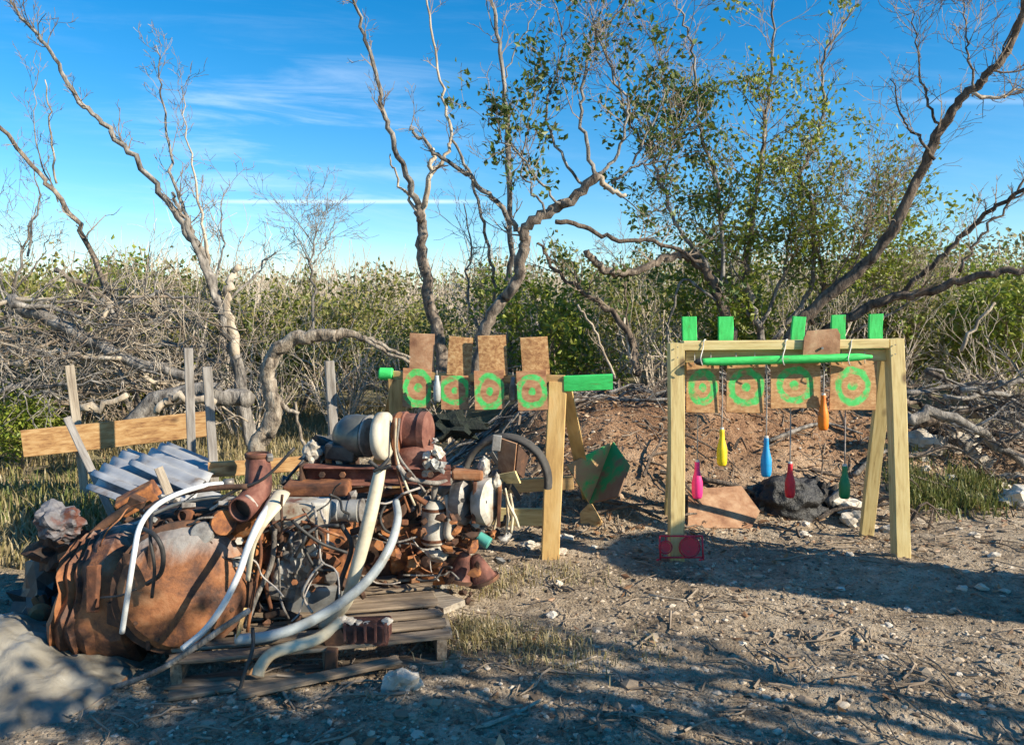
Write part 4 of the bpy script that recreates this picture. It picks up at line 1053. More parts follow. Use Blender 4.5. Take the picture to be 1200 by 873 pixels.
# hanging bottles
def pin(cx, y0, y1, w, ytop, mat, label, dd=-.02, cw=.0045):
    top = R(cx, ytop, dd); root = thing('hanging_bottle', R(cx, y0, dd), label, 'bottle', 'coloured bottles hung from the right frame')
    h = S(y1 - y0); r = S(w) / 2
    prof = [(0, r * .42), (.02 * h, r * .48), (.10 * h, r * .46), (.26 * h, r * .52), (.42 * h, r * .78), (.56 * h, r), (.84 * h, r), (.95 * h, r * .9), (h, r * .72)]
    lathe('bottle', prof, R(cx, y0, dd), (.02, 0, -1), mat, root, seg=20, smooth=True)
    lathe('cap', [(-.012, r * .36), (.003, r * .40)], R(cx, y0, dd), (0, 0, -1), M['wrope'], root, seg=12)
    mid = R(cx + .6, (y0 + ytop) / 2, dd)
    tube('cord', [R(cx, y0 - 2, dd), mid, top], cw, M['cord'], root, sides=5, n=3)
pin(817, 541, 585, 13, 430, M['pink'], 'pink bottle hanging lowest at the left of the right frame', .03)
pin(846, 503, 546, 12, 420, M['yellow'], 'yellow bottle hanging on a cord from the right frame', -.03, .0045)
pin(898, 513, 559, 12.5, 420, M['blue'], 'blue bottle hanging on a cord from the right frame', -.03, .0045)
pin(926, 543, 584, 12, 430, M['red'], 'red bottle hanging in front of the black heap', .03)
pin(965, 463, 504, 12, 418, M['orange'], 'orange bottle hanging high between the two right boards', -.04, .005)
pin(990, 546, 585, 13, 430, M['dgreen'], 'dark green bottle hanging near the rear leg', .03)
# red wire reel stand
root = thing('red_target_stand', on_ground(R(798, 656, -.08)), 'small red wire stand with two round plates at the foot of the left post', 'target stand')
dd = -.09
for x in (773, 823):
    tube('leg', [R(x + (1 if x < 800 else 1), 656, dd), R(x, 628, dd)], .006, M['redpaint'], root, sides=6, n=1)
    tube('foot', [R(x - 3, 656, dd - .10), R(x, 655, dd), R(x + 2, 652, dd + .1)], .006, M['redpaint'], root, sides=6, n=2)
tube('crossbar', [R(773, 628, dd), R(823, 628, dd)], .006, M['redpaint'], root, sides=6, n=1)
tube('crossbar', [R(773, 653, dd), R(823, 653, dd)], .006, M['redpaint'], root, sides=6, n=1)
for x, r_ in ((780, 6), (808, 10.5)):
    lathe('plate', [(-.004, S(r_)), (.004, S(r_))], R(x, 641, dd), (0, -1, .1), M['redpaint'], root, seg=20)
    tube('ring', [R(x + (r_ + 1.5) * math.cos(a), 641 + (r_ + 1.5) * math.sin(a), dd - .004) for a in np.linspace(0, 6.28, 17)], .005, M['redpaint'], root, sides=5, n=0)
    tube('hanger', [R(x, 641 - r_, dd), R(x, 628, dd)], .004, M['redpaint'], root, sides=5, n=1)

# ------------------------------------------------------------------ left target rack
D = G(645, 656).y
base = on_ground(R(600, 656))
LR = thing('target_rack', base, 'older leaning lumber rack with green-tipped crossbar behind the junk heap', 'target rack')
M['post_left'] = noisy('paint_marked_pine', [(0.28, (0.36, 0.20, 0.07)), (0.5, (0.60, 0.38, 0.14)), (0.7, (0.70, 0.50, 0.23)), (0.8, (0.25, 0.55, 0.2))], 5, 0.8, bs=.35, stretch=(0.6, 3, 3))
plank('post', on_ground(R(645, 657)) - Vector((0, 0, .03)), R(653, 447), .115, .085, M['post_left'], LR, up=(1, 0, 0), seg=8)
plank('rear_leg', on_ground(R(690, 628, .75)) - Vector((0, 0, .03)), R(661, 452, .08), .09, .04, M['post_left'], LR, up=(1, 0, 0))
plank('post', on_ground(R(473, 640, .35)), R(465, 443, .15), .11, .085, M['pine_old'], LR, up=(1, 0, 0), seg=8)
plank('rear_leg', on_ground(R(430, 640, 1.1)), R(466, 448, .24), .09, .04, M['pine_old'], LR, up=(1, 0, 0))
plank('crossbar', R(452, 439, .17), R(662, 444.5, -.02), S(10), .04, M['pine_old'], LR)
plank('crossbar_end', R(661, 449, -.02), R(718, 448, -.05), S(18), .06, M['green'], LR, seg=3)
lathe('crossbar_end', [(0, .03), (.01, .042), (.085, .042), (.095, .034)], R(444, 438, .15), (1, .0, -.02), M['green'], LR, seg=14)
plank('brace', R(566, 604, .35), R(655, 606, .25), S(22), .035, M['pine'], LR)
plank('brace', R(540, 572, .4), R(672, 566, .30), S(17), .035, M['pine_old'], LR)
UP = [(480, 509, 391, 441, .02), (525, 553, 395, 441, .07), (561, 594, 393, 441, -.05), (611, 643, 395, 440, -.07)]
LO = [(472, 505, 432, 478, 490, 455, 18, 23), (517, 549, 440, 480, 533, 457, 19, 17), (556, 591, 434, 480, 574, 459, 17, 22), (606, 641, 434, 481, 623, 459, 19, 20)]
LL = ['leftmost spinner of the left rack, two plywood plates with a green oval on the lower', 'second spinner of the left rack, with a tilted upper plywood plate', 'third spinner of the left rack, with a round green ring at its foot', 'rightmost spinner of the left rack, beside the tall post']
for k in range(4):
    x0, x1, y0, y1, ti = UP[k]; dd = .16 - k * .05
    root = thing('spinner_target', R((x0 + x1) / 2, 440, dd - .05), LL[k], 'target', 'spinning targets on the left rack')
    board('upper_plate', x0, x1, y0, y1, None, [M['brown_ply'], M['osb'], M['osb'], M['osb']][k], D + dd - .045, None, None, root, tilt=ti)
    a0, a1, b0, b1, cx, cz, rx, rz = LO[k]
    board('lower_plate', a0, a1, b0, b1, (cx, cz, rx, rz, .76), 'brown', D + dd - .075, None, None, root, tilt=.03 * (1 - k), seed=20 + k)
    lathe('collar', [(-.02, .03), (.02, .03)], R((x0 + x1) / 2, 441, dd - .0), (1, 0, 0), M['greymetal'], root, seg=12)
for (x, y0, y1, mt, lb) in [(512, 440, 471, M['hose'], 'small pale grey-green bottle hanging between the first two left spinners'), (601, 442, 470, M['alu'], 'small silvery bottle hanging beside the fourth left spinner')]:
    root = thing('small_bottle', R(x, y0, 0), lb, 'bottle')
    h = S(y1 - y0); lathe('bottle', [(0, .012), (.2 * h, .015), (.45 * h, .024), (.9 * h, .024), (h, .018)], R(x, y0, -.03), (0, 0, -1), mt, root, seg=16, smooth=True)
    tube('cord', [R(x, y0, -.03), R(x, y0 - 6, -.03)], .003, M['cord'], root, sides=5, n=1)
# crossed diamond spinner on the ground behind the rack
root = thing('diamond_target', on_ground(R(690, 590, .55)), 'crossed plywood diamond target splashed with green, leaning behind the rack post', 'target')
M['diamond'] = noisy('green_splashed_plywood', [(0.3, (0.30, 0.15, 0.07)), (0.46, (0.48, 0.28, 0.14)), (0.54, (0.42, 0.34, 0.14)), (0.6, (0.07, 0.48, 0.13)), (0.8, (0.05, 0.55, 0.12))], 4, .8, bs=.3)
M['diamond_shaded'] = noisy('shaded_green_plywood', [(0.3, (0.16, 0.08, 0.05)), (0.48, (0.20, 0.12, 0.07)), (0.56, (0.02, 0.26, 0.08)), (0.8, (0.02, 0.34, 0.10))], 3, .8, bs=.3)  # darker copy of the splashed plywood; the panel's shade is in the colour
def slab(name, pts, mat, parent, th=.014):
    P = [Vector(p) for p in pts]; nn = (P[1] - P[0]).cross(P[2] - P[0]).normalized(); n = len(P); o = P[0]
    vs = [p - o + nn * th / 2 for p in P] + [p - o - nn * th / 2 for p in P]
    T = [(0, i, i + 1) for i in range(1, n - 1)] + [(n, n + i + 1, n + i) for i in range(1, n - 1)]
    Q = [(i, i + n, (i + 1) % n + n, (i + 1) % n) for i in range(n)]
    return link(name, build_mesh(name, vs, Q, T), mat, parent, Matrix.Translation(o))
D2 = D + .5
slab('panel', [W(664, 545, D2 - .12), W(719, 517, D2 + .14), W(690, 589, D2)], M['diamond'], root)
slab('panel', [W(719, 518, D2 + .13), W(738, 545, D2 - .14), W(725, 582, D2 - .24), W(691, 590, D2 - .01)], M['diamond_shaded'], root)
slab('stand', [W(680, 600, D2 + .02), W(692, 588, D2), W(706, 612, D2 - .02), W(698, 632, D2 - .02), W(682, 628, D2)], M['pine_old'], root, .03)
# ------------------------------------------------------------------ things round the berm
GD = G(845, 612)
slab2 = slab
root = thing('plywood_sheet', G(845, 615), 'bare plywood sheet lying on the ground inside the right frame', 'plywood')
slab('board', [G(806, 622) + Vector((0, 0, .02)), G(880, 624) + Vector((0, 0, .03)), G(890, 612) + Vector((0, 0, .08)), G(868, 594) + Vector((0, 0, .16)), G(806, 592) + Vector((0, 0, .12))], M['brown_ply'], root, .014)
p = G(930, 612); p.y += .25; d = p.y
M['black_plastic'] = noisy('black_plastic', [(0.3, (0.006, 0.006, 0.007)), (0.6, (0.03, 0.028, 0.027)), (0.75, (0.14, 0.12, 0.11))], 5, 0.5, 0.0, bs=0.9, bd=.03)
root = thing('black_bag', on_ground(p), 'crumpled black plastic bag slumped on the berm under the red bottle', 'bag')
crumple(blob('bag', W(924, 588, d - .08), (.25, .2, .21), M['black_plastic'], root, 5, .35, 1.3, 3, smooth=True), .018, 9, 1.0, 80)
blob('fold', W(897, 590, d - .1), (.11, .1, .14), M['black_plastic'], root, 4, .4, 2, 8, smooth=True)
root = thing('charred_stump', W(955, 600, d), 'dark grey charred stump with root stubs beside the black bag', 'stump')
blob('stump', W(959, 594, d - .02), (.17, .15, .2), noisy('charred_wood', [(0.35, (0.012, 0.011, 0.010)), (0.58, (0.05, 0.044, 0.04)), (0.75, (0.16, 0.14, 0.12))], 9, .95, bs=1, bd=.02), root, 4, .6, 2.2, 5)
for k, q in enumerate([((945, 600), (925, 618), (912, 624)), ((960, 608), (950, 622), (935, 630)), ((968, 590), (985, 575), (992, 560)), ((950, 585), (940, 570), (925, 566))]):
    tube('root_stub', [W(a, b_, d - .08 - .03 * k) for a, b_ in q], [.035, .014], M['bark_grey'], root, sides=7, n=3, lump=.15)
def rock(px, py, sz, mt='stone', label=None, group='pale limestone rocks', dd=0.0, sq=.7, seed=0):
    p = G(px, py + 2); sz_ = sz * p.y / 900 / 2
    bm = blob_data((sz_, sz_ * .8, sz_ * sq), 3 if sz > 18 else 2, .6, 1.5, seed); me = bpy.data.meshes.new('rock'); bm.to_mesh(me); bm.free()
    o = link('rock', me, M[mt], None, Matrix.Translation(p + Vector((0, 0, sz_ * sq * .5))))
    return tag(o, label, 'rock', group)
RK = [(1085, 528, 42, 'pale rounded limestone boulder just right of the right post'), (1122, 524, 46, 'largest pale boulder at the foot of the right brush heap'), (1150, 545, 26, 'small pale rock between the boulder and the right edge'),
      (1190, 590, 40, 'white rock cut by the right edge of the photograph'), (1186, 560, 24, 'grey-white rock above the rock at the right edge'), (985, 600, 44, 'pale grey rock behind the dark green bottle'), (1002, 612, 30, 'pale rock between the green bottle and the rear leg'),
      (620, 640, 22, 'pale rock left of the rack post foot'), (655, 648, 20, 'pale rock against the rack post foot'), (664, 632, 22, 'flat pale rock right of the rack post'), (1045, 622, 24, 'small rock beside the right post foot'), (470, 806, 46, 'flat grey stone in front of the pallet'),
      (1165, 650, 14, 'small pale stone on the ground near the right edge'), (985, 690, 12, 'single stone in the long shade band'), (1130, 815, 16, 'pale stone in the lower right foreground'), (870, 755, 14, 'pale stone in the middle of the open gravel'), (745, 830, 18, 'flat stone in the near foreground streaks')]
for k, (x, y, s, lb) in enumerate(RK): rock(x, y, s, label=lb, seed=k + 2, sq=.75 if s > 24 else .5)
rk = random.Random(8)
def stone_label(x, y, s):
    LM = [(645, 655, 'the left rack post'), (800, 655, 'the red stand'), (1057, 655, 'the right frame post'), (1015, 635, 'the rear leg'), (600, 755, 'the grass tuft'), (930, 600, 'the black bag'), (690, 610, 'the diamond target'), (1000, 680, 'the long shade band'), (1110, 590, 'the right grass tuft'), (1120, 520, 'the right boulders'), (890, 750, 'the open gravel patch'), (1150, 820, 'the lower right corner'), (760, 850, 'the bottom edge centre')]
    d_, lx, ly, n_ = min((math.hypot(x - a, (y - b_) * 1.6), a, b_, n) for a, b_, n in LM)
    sd = ('right of' if x > lx else 'left of') if abs(x - lx) > abs(y - ly) * 1.5 else ('in front of' if y > ly else 'behind')
    return f"{'larger' if s > 14 else 'middling' if s > 11 else 'tiny'} loose stone {'well ' if d_ > 60 else 'a little ' if d_ > 28 else 'just '}{sd} {n_}"
for k in range(46):
    x, y = rk.choice([(rk.uniform(930, 1060), rk.uniform(608, 650)), (rk.uniform(560, 700), rk.uniform(630, 700)), (rk.uniform(1060, 1195), rk.uniform(590, 690)), (rk.uniform(1070, 1190), rk.uniform(505, 570)), (rk.uniform(600, 1190), rk.uniform(690, 860))])
    sz0 = rk.uniform(8, 17)
    rock(x, y, sz0, rk.choice(['stone', 'stone', 'pebble']), stone_label(x, y, sz0), 'small loose stones', seed=60 + k, sq=.55)
# forked stick, foreground
root = thing('forked_stick', G(595, 845), 'pale dry stick lying on the shaded ground in the near foreground', 'stick')
def gl(px, py, h=.015): return G(px, py) + Vector((0, 0, h))
tube('stem', [gl(556, 858), gl(580, 850), gl(605, 840), gl(634, 828, .03)], [.010, .009, .006], M['bark_pale'], root, sides=7, lump=.15)
tube('fork', [gl(605, 841), gl(622, 840), gl(632, 836)], [.006, .003], M['bark_pale'], root, sides=5)
for k, q in enumerate([((330, 812), (345, 835)), ((660, 785), (700, 772)), ((760, 700), (810, 707)), ((960, 712), (985, 720))]):
    o = tube('stick', [gl(*a) for a in q], [.007, .004], M['bark_pale'], None, sides=6, n=3)
    tag(o, ['short twig standing on the ground in front of the pallet', 'thin dry twig right of the grass tuft', 'dry twig lying near the edge of the long shade', 'dry twig in the gravel below the long shade'][k], 'stick')

# ------------------------------------------------------------------ planks and stakes at the left
root = thing('long_plank', W(135, 505, 6.1), 'long orange-brown plank held up between stakes at the left', 'plank')
plank('board', W(27, 519, 5.9), W(243, 497, 6.3), .21, .035, M['plank_orange'], root, seg=10, warp=.006, rough_end=.01)
root = thing('lower_plank', W(300, 548, 5.0), 'shorter plank behind the rusty exhaust pipe', 'plank')
plank('board', W(244, 550, 5.0), W(358, 543, 5.2), .10, .035, M['plank_orange'], root, seg=6)
def stake(px0, py0, px1, py1, d, w, label, mat='stake', t=.03, d2=None):
    a = W(px0, py0, d); b_ = W(px1, py1, d2 or d)
    # carry the stake on down into the ground along its own slope
    dr = (b_ - a).normalized(); 
    if dr.z < -0.3:
        while b_.z > H(b_.x, b_.y) - .05: b_ = b_ + dr * .05
    root = thing('wooden_stake', b_, label, 'stake')
    plank('stake', b_, a, w, t, M[mat], root, up=(1, .45, 0), seg=6)
stake(221, 408, 224, 525, 5.7, .062, 'taller silver-grey stake left of its twin in front of the long plank', t=.05)
stake(242, 430, 249, 535, 5.4, .062, 'shorter silver-grey stake right of its twin, near the left tree', t=.06)
stake(385, 423, 391, 516, 5.2, .06, 'grey stake standing alone behind the round dark housing', t=.05)
stake(81, 428, 90, 500, 6.2, .065, 'brown stake rising above the left end of the long plank', 'greywood')
stake(79, 490, 112, 562, 5.5, .05, 'grey slat leaning over the left end of the corrugated sheets', 'stake', d2=5.3)
stake(185, 548, 198, 578, 4.6, .05, 'short brown stick poking up in front of the corrugated sheets', 'greywood')
# corrugated sheets
M['zinc'] = noisy('galvanised_sheet', [(0.32, (0.20, 0.16, 0.13)), (0.42, (0.34, 0.34, 0.345)), (0.7, (0.50, 0.51, 0.52))], 4, 0.5, 0.15, bs=.15)
def corr(name, A, B, C, waves, amp, label):
    """sheet from A, edge A->B carries the waves, A->C is the long way"""
    A, B, C = Vector(A), Vector(B), Vector(C); e1, e2 = B - A, C - A; nn = e1.cross(e2).normalized()
    if nn.z < 0: nn = -nn
    nu, nv = waves * 8, 8; vs = []
    for s in (0, -1):
        for j in range(nv + 1):
            for i_ in range(nu + 1):
                u_, v_ = i_ / nu, j / nv
                vs.append(e1 * u_ + e2 * v_ + nn * (amp * math.tanh(1.8 * math.sin(u_ * waves * 2 * math.pi)) + s * .004))
    Q = []; W_ = nu + 1; o2 = W_ * (nv + 1)
    for j in range(nv):
        for i_ in range(nu):
            a = j * W_ + i_; Q.append((a, a + 1, a + W_ + 1, a + W_)); Q.append((o2 + a, o2 + a + W_, o2 + a + W_ + 1, o2 + a + 1))
    for i_ in range(nu):
        a = i_; Q.append((a, o2 + a, o2 + a + 1, a + 1)); a = nv * W_ + i_; Q.append((a, a + 1, o2 + a + 1, o2 + a))
    o = link('corrugated_sheet', build_mesh('corrugated_sheet', vs, Q, smooth=True), M['zinc'], None, Matrix.Translation(A))
    return tag(o, label, 'metal sheet', 'corrugated sheets')
corr('s', W(100, 572, 4.6), W(150, 542, 5.3), W(222, 618, 4.15), 4, .017, 'lower corrugated metal sheet on the stack behind the tank')
corr('s', W(106, 556, 4.75), W(150, 525, 5.5), W(214, 600, 4.3), 4, .018, 'left corrugated metal sheet, its ribs running down toward the tank')
corr('s', W(150, 543, 4.9), W(196, 517, 5.7), W(226, 578, 4.5), 4, .018, 'right corrugated metal sheet lying on top of the stack')
# brush lying over the bank
paths = []; rb = random.Random(55)
for k in range(420):
    if k < 385: x, y = rb.uniform(-.6, 4.2), rb.uniform(6.75, 8.8)
    else: x, y = rb.uniform(.2, 3.4), rb.uniform(5.4, 6.4)
    a = rb.gauss(0, .7); L = rb.uniform(.15, .8); h = rb.uniform(.0, .16)
    q = []
    for s in range(5):
        xx, yy_ = x + math.cos(a) * L * (s / 4 - .5), y + math.sin(a) * L * (s / 4 - .5) * .7; a += rb.uniform(-.25, .25)
        q.append((xx, yy_, H(xx, yy_) + .01 + h * math.sin(s / 4 * 3.1) + rb.uniform(0, .03)))
    paths.append((np.array(q), np.linspace(.013, .004, 5) * rb.uniform(.5, 1.4)))
V, Q = batch_tubes(paths[:220], 4)
tag(link('brush_on_bank', build_mesh('brush_on_bank', V, Q), M['bark_grey']), kind='stuff')
V, Q = batch_tubes(paths[220:], 4)
tag(link('brush_on_bank', build_mesh('brush_on_bank', V, Q), M['bark_dark']), kind='stuff')
for k, (q, r_, lb) in enumerate([
    (((705, 590), (740, 603), (775, 612)), .02, 'dark bare branch lying on the bank beside the diamond target'),
    (((820, 565), (870, 582), (915, 600)), .022, 'dark bare branch slanting down the bank behind the blue bottle'),
    (((900, 520), (960, 505), (1010, 512)), .018, 'grey branch lying across the upper bank inside the right frame'),
    (((1000, 560), (1030, 540), (1062, 530)), .022, 'grey root branch rising past the rear leg of the right frame'),
    (((690, 470), (750, 478), (800, 470)), .02, 'grey branch resting along the top of the bank between the frames')]):
    o = tube('fallen_branch', [G(a, b_) + Vector((0, -.02, .03 + .04 * (i_ == 1))) for i_, (a, b_) in enumerate(q)], [r_, r_ * .8, r_ * .5], M['bark_dark' if k < 2 else 'bark_grey'], None, sides=7, lump=.12)
    tag(o, lb, 'branch')
# ------------------------------------------------------------------ the junk heap
def w_(px, d): return px * d / 900.0
jr = random.Random(77)
# pallet
pA, pB = G(197, 812), G(527, 777)
ux = (pB - pA); ux.z = 0; PL = ux.length; ux.normalize(); uy = Vector((-ux.y, ux.x, 0)); ang = math.atan2(ux.y, ux.x)
zb = max(pA.z, pB.z) - .005
def pp(x, y, z): return Vector((pA.x, pA.y, zb)) + ux * x + uy * y + Vector((0, 0, z))
PAL = thing('pallet', pp(0, 0, 0), 'weathered wooden pallet under the junk heap', 'pallet')
for k, x in enumerate((.035, PL * .55, PL - .035)):
    plank('stringer', pp(x, 0, .066), pp(x, 1.0, .066), .092, .045, M['palletwood'], PAL, seg=4)
for y in (.05, .5, .95):
    plank('bottom_board', pp(0, y, .010), pp(PL, y, .010), .016, .10, M['palletwood'], PAL, seg=5, rough_end=.012)
for k, y in enumerate(np.linspace(.04, .96, 8)):
    plank('deck_board', pp(0, y, .122 + (k % 2) * .001), pp(PL, y + jr.uniform(-.01, .01), .122), .017, .085, M['palletwood'], PAL, seg=6, rough_end=.012, up=(0, 0, 1))
root = thing('broken_pallet', pp(.15, -.1, 0), 'broken grey pallet boards lying loose in front of the pallet', 'wood scrap')
for (a, b_, c_, d_) in [(.02, -.10, .55, -.06), (.3, -.16, .95, -.04), (.0, .02, .5, -.03)]:
    plank('board', pp(a, b_, .022 + abs(b_) * .1), pp(c_, d_, .03 + a * .1), .018, .07, M['palletwood'], root, seg=5, rough_end=.015)
root = thing('loose_board', W(505, 733, 3.6), 'short brown board lying across the right end of the pallet', 'board')
slab('board', [W(486, 747, 3.42), W(530, 744, 3.42), W(524, 722, 3.9), W(474, 724, 3.9)], M['greywood'], root, .03)
root = thing('loose_board', W(500, 700, 3.9), 'long grey-brown board leaning over the right side of the pallet', 'board')
slab('board', [W(520, 716, 3.7), W(545, 706, 3.8), W(480, 682, 4.25), W(446, 690, 4.15)], M['greywood'], root, .03)
root = thing('grey_sheet', W(440, 690, 4.2), 'flat grey sheet spread behind the pallet', 'sheet')
M['sheet'] = noisy('grey_sheet', [(0.3, (0.20, 0.19, 0.17)), (0.6, (0.38, 0.35, 0.30)), (0.8, (0.5, 0.45, 0.36))], 3, .8, bs=.3)
slab('sheet', [W(395, 726, 3.75), W(448, 722, 3.7), W(500, 680, 4.4), W(600, 678, 4.6), W(600, 668, 4.8), W(420, 672, 4.7), W(350, 700, 4.2)], M['sheet'], root, .02)
# big tank
d = 3.55
TK = thing('rusty_tank', on_ground(W(172, 690, d)), 'big bulging rusty steel tank with a grey patch at the left of the junk heap', 'tank')
m, nt, b = mat_base('tank_rust'); c = coords(nt, (1, 1, 1), rnd=False)
gw = nt.nodes.new('ShaderNodeNewGeometry'); sw = nt.nodes.new('ShaderNodeSeparateXYZ'); nt.links.new(gw.outputs['Position'], sw.inputs[0]); geoz = mathn(nt, 'SUBTRACT', sw.outputs[2], .32); f = tnoise(nt, c, 3.4, 8, .65, .5); f2 = tnoise(nt, c, 14, 6, .7)
tcx = nt.nodes.new('ShaderNodeTexCoord'); sxx = nt.nodes.new('ShaderNodeSeparateXYZ'); nt.links.new(tcx.outputs['Object'], sxx.inputs[0])
ff = mathn(nt, 'ADD', mathn(nt, 'MULTIPLY', f, .7), mathn(nt, 'MULTIPLY', f2, .3))
rc = ramp(nt, ff, [(.38, (.025, .014, .011)), (.46, (.10, .04, .02)), (.53, (.25, .095, .034)), (.64, (.36, .18, .085))])
gc = ramp(nt, f2, [(.3, (.14, .12, .11)), (.6, (.26, .24, .225)), (.8, (.33, .22, .15))])
pm = nt.nodes.new('ShaderNodeMapRange'); pm.inputs['From Min'].default_value = .17; pm.inputs['From Max'].default_value = .27
nt.links.new(mathn(nt, 'ADD', geoz, mathn(nt, 'MULTIPLY', mathn(nt, 'SUBTRACT', f, .5), .5)), pm.inputs['Value'])
mx = nt.nodes.new('ShaderNodeMix'); mx.data_type = 'RGBA'
nt.links.new(pm.outputs[0], mx.inputs[0]); nt.links.new(rc, mx.inputs[6]); nt.links.new(gc, mx.inputs[7]); nt.links.new(mx.outputs[2], b.inputs['Base Color'])
b.inputs['Roughness'].default_value = .7; bump(nt, b, ff, .8, .02)
Rt = .355
prof = [(-.315, .04), (-.31, .24), (-.29, .31), (-.26, .34), (-.2, Rt), (-.02, Rt * 1.01), (.1, Rt), (.17, Rt * .97), (.23, Rt * .88), (.27, Rt * .72), (.29, Rt * .5), (.30, .05)]
# left: a dented, creased casing; right: a domed drum end bolted against it
prof = []
for x, r__ in [(-.20, .05), (-.195, .22), (-.18, .30), (-.165, .335), (-.15, .30), (-.12, .335), (-.10, .31), (-.07, .34), (-.05, .325), (-.02, .345), (.02, .34), (.05, .35), (.10, .34), (.14, .33), (.16, .30), (.17, .20)]: prof.append((x, r__))
sh_ = lathe('casing', prof, W(140, 700, d + .02), (1, .12, -.03), m, TK, seg=36, sq=.96); crumple(sh_, .045, 5, 3.0)
dr_ = lathe('drum', [(-.36, .05), (-.35, .22), (-.30, .265), (-.2, .275), (-.06, .275), (-.02, .268), (.0, .245), (.012, .235), (.02, .24), (.035, .20), (.05, .13), (.055, .02)], W(216, 690, 3.28), (.42, -1, .10), m, TK, seg=40, smooth=False); crumple(dr_, .018, 6, 9.0)
lathe('band', [(-.06, .283), (-.055, .292), (-.03, .292), (-.025, .275)], W(216, 690, 3.28), (.42, -1, .10), M['rust_dark'], dr_, seg=40)
for k in range(12):
    a = 6.283 * k / 12; ax_ = Vector((.42, -1, .10)).normalized(); e1_ = ax_.cross(Vector((0, 0, 1))).normalized(); e2_ = ax_.cross(e1_)
    lathe('bolt', [(0, .010), (.012, .010)], W(216, 690, 3.28) + (e1_ * math.cos(a) + e2_ * math.sin(a)) * .222 + ax_ * .018, ax_, M['rust_dark'], dr_, seg=6)
rbox('seam_strip', W(176, 700, 3.22), (.02, .03, .46), M['rust_dark'], TK, (0, 3, 0), .005)
for k, (x, y, w0, h0) in enumerate([(108, 690, .05, .20), (136, 720, .07, .10), (150, 660, .05, .08)]):
    rbox('patch_plate', W(x, y, 3.22), (w0, .02, h0), M['rust_dark' if k else 'rust'], TK, (jr.uniform(-8, 8), jr.uniform(-8, 8), -8), .004, .008, k)
tube('hose', [W(165, 618, 3.2), W(182, 628, 3.12), W(191, 648, 3.12), (W(188, 672, 3.14)), W(172, 684, 3.16)], .010, M['black'], TK, sides=8)
tube('hose', [W(178, 602, 3.25), W(176, 630, 3.13), W(181, 665, 3.12), W(178, 700, 3.13)], .007, M['black'], TK, sides=8)
tube('hose', [W(118, 700, 3.2), W(140, 698, 3.14), W(160, 690, 3.13)], .005, M['black'], TK, sides=6)
# rusty gearbox parts left of the tank
root = thing('scrap_gearbox', W(65, 650, 3.8), 'dark dented outboard motor head with a grey cowl at the far left', 'motor')
blob('cowl', W(68, 612, 3.8), (.105, .10, .09), sub=4, mat=noisy('chalky_cowl', [(.44, (.11, .04, .025)), (.50, (.12, .11, .115)), (.7, (.20, .20, .21))], 5, .7, bs=.4), parent=root, amp=.45, freq=1.6, seed=2)
blob('block', W(75, 645, 3.85), (.13, .12, .10), M['rust_dark'], root, 3, .7, 2.2, 4)
blob('skirt', W(60, 700, 3.9), (.17, .16, .20), M['blackmetal'], root, 3, .6, 2, 7)
lathe('port', [(0, .05), (.03, .055), (.06, .03)], W(50, 720, 3.55), (.2, -1, .3), M['rust'], root, seg=14)
for k in range(7): rbox('bracket', W(jr.uniform(35, 110), jr.uniform(625, 725), 3.7), (jr.uniform(.03, .1), .03, jr.uniform(.02, .07)), M[jr.choice(['rust', 'rust_dark', 'blackmetal'])], root, (jr.uniform(-40, 40), jr.uniform(-40, 40), 0), .004)
tube('pipe', [W(95, 640, 3.7), W(125, 612, 3.75), W(165, 585, 3.8)], .022, M['rust_dark'], root, sides=9)
tube('pipe', [W(105, 655, 3.6), W(140, 625, 3.6), W(180, 605, 3.6)], .014, M['greymetal'], root, sides=9)
rbox('plate', W(162, 585, 3.9), (.20, .10, .09), M['rust_orange'], root, (10, -25, 20), .01, .01)

# engine on the tank
d = 3.6
EN = thing('rusty_engine', W(235, 640, d), 'rusty stripped engine with pipes and a dull metal cap on top of the tank', 'engine')
rbox('block', W(225, 610, d), (.34, .30, .14), M['rust_dark'], EN, (0, -6, 10), .02, .01)
rbox('head', W(292, 640, d - .05), (.15, .16, .42), M['rust_orange'], EN, (4, 6, -12), .02, .012, 2)
rbox('side_plate', W(278, 700, d - .1), (.09, .10, .22), M['rust_dark'], EN, (0, -8, 0), .01, .01)
for k, x in enumerate((175, 196, 216, 250, 268)):
    lathe('port', [(-.03, .024), (.0, .03), (.025, .03), (.03, .022), (.01, .018)], W(x + jr.uniform(-6, 6), 612 + jr.uniform(-10, 10), d - .2), (jr.uniform(-.6, .6), -1, jr.uniform(.1, .8)), M['rust_dark' if k % 2 else 'rust'], EN, seg=14, dent=.1, seed=k)
lathe('metal_cap', [(-.04, .045), (.02, .052), (.035, .046), (.04, .02)], W(238, 625, d - .26), (.25, -1, .3), M['alu'], EN, seg=18, smooth=False)
lathe('flywheel', [(-.02, .05), (.0, .06), (.02, .055)], W(262, 612, d - .24), (.6, -1, .2), M['rust_orange'], EN, seg=16)
for k in range(26):
    x, y = jr.uniform(160, 312), jr.uniform(585, 660)
    if x < 270: y = min(y, 632)
    if jr.random() < .5: lathe('bolt', [(-.03, .01), (.0, .01), (.001, .018), (.014, .018)], W(x, y, d - jr.uniform(.1, .26)), (jr.uniform(-.6, .6), -1, jr.uniform(-.2, .8)), M[jr.choice(['rust', 'rust_orange', 'alu', 'white_paint'])], EN, seg=6)
    else: rbox('lug', W(x, y, d - jr.uniform(.08, .24)), (jr.uniform(.02, .08), jr.uniform(.02, .05), jr.uniform(.015, .05)), M[jr.choice(['rust', 'rust_orange', 'rust_dark', 'alu', 'greymetal'])], EN, (jr.uniform(-40, 40), jr.uniform(-40, 40), jr.uniform(-40, 40)), .004)
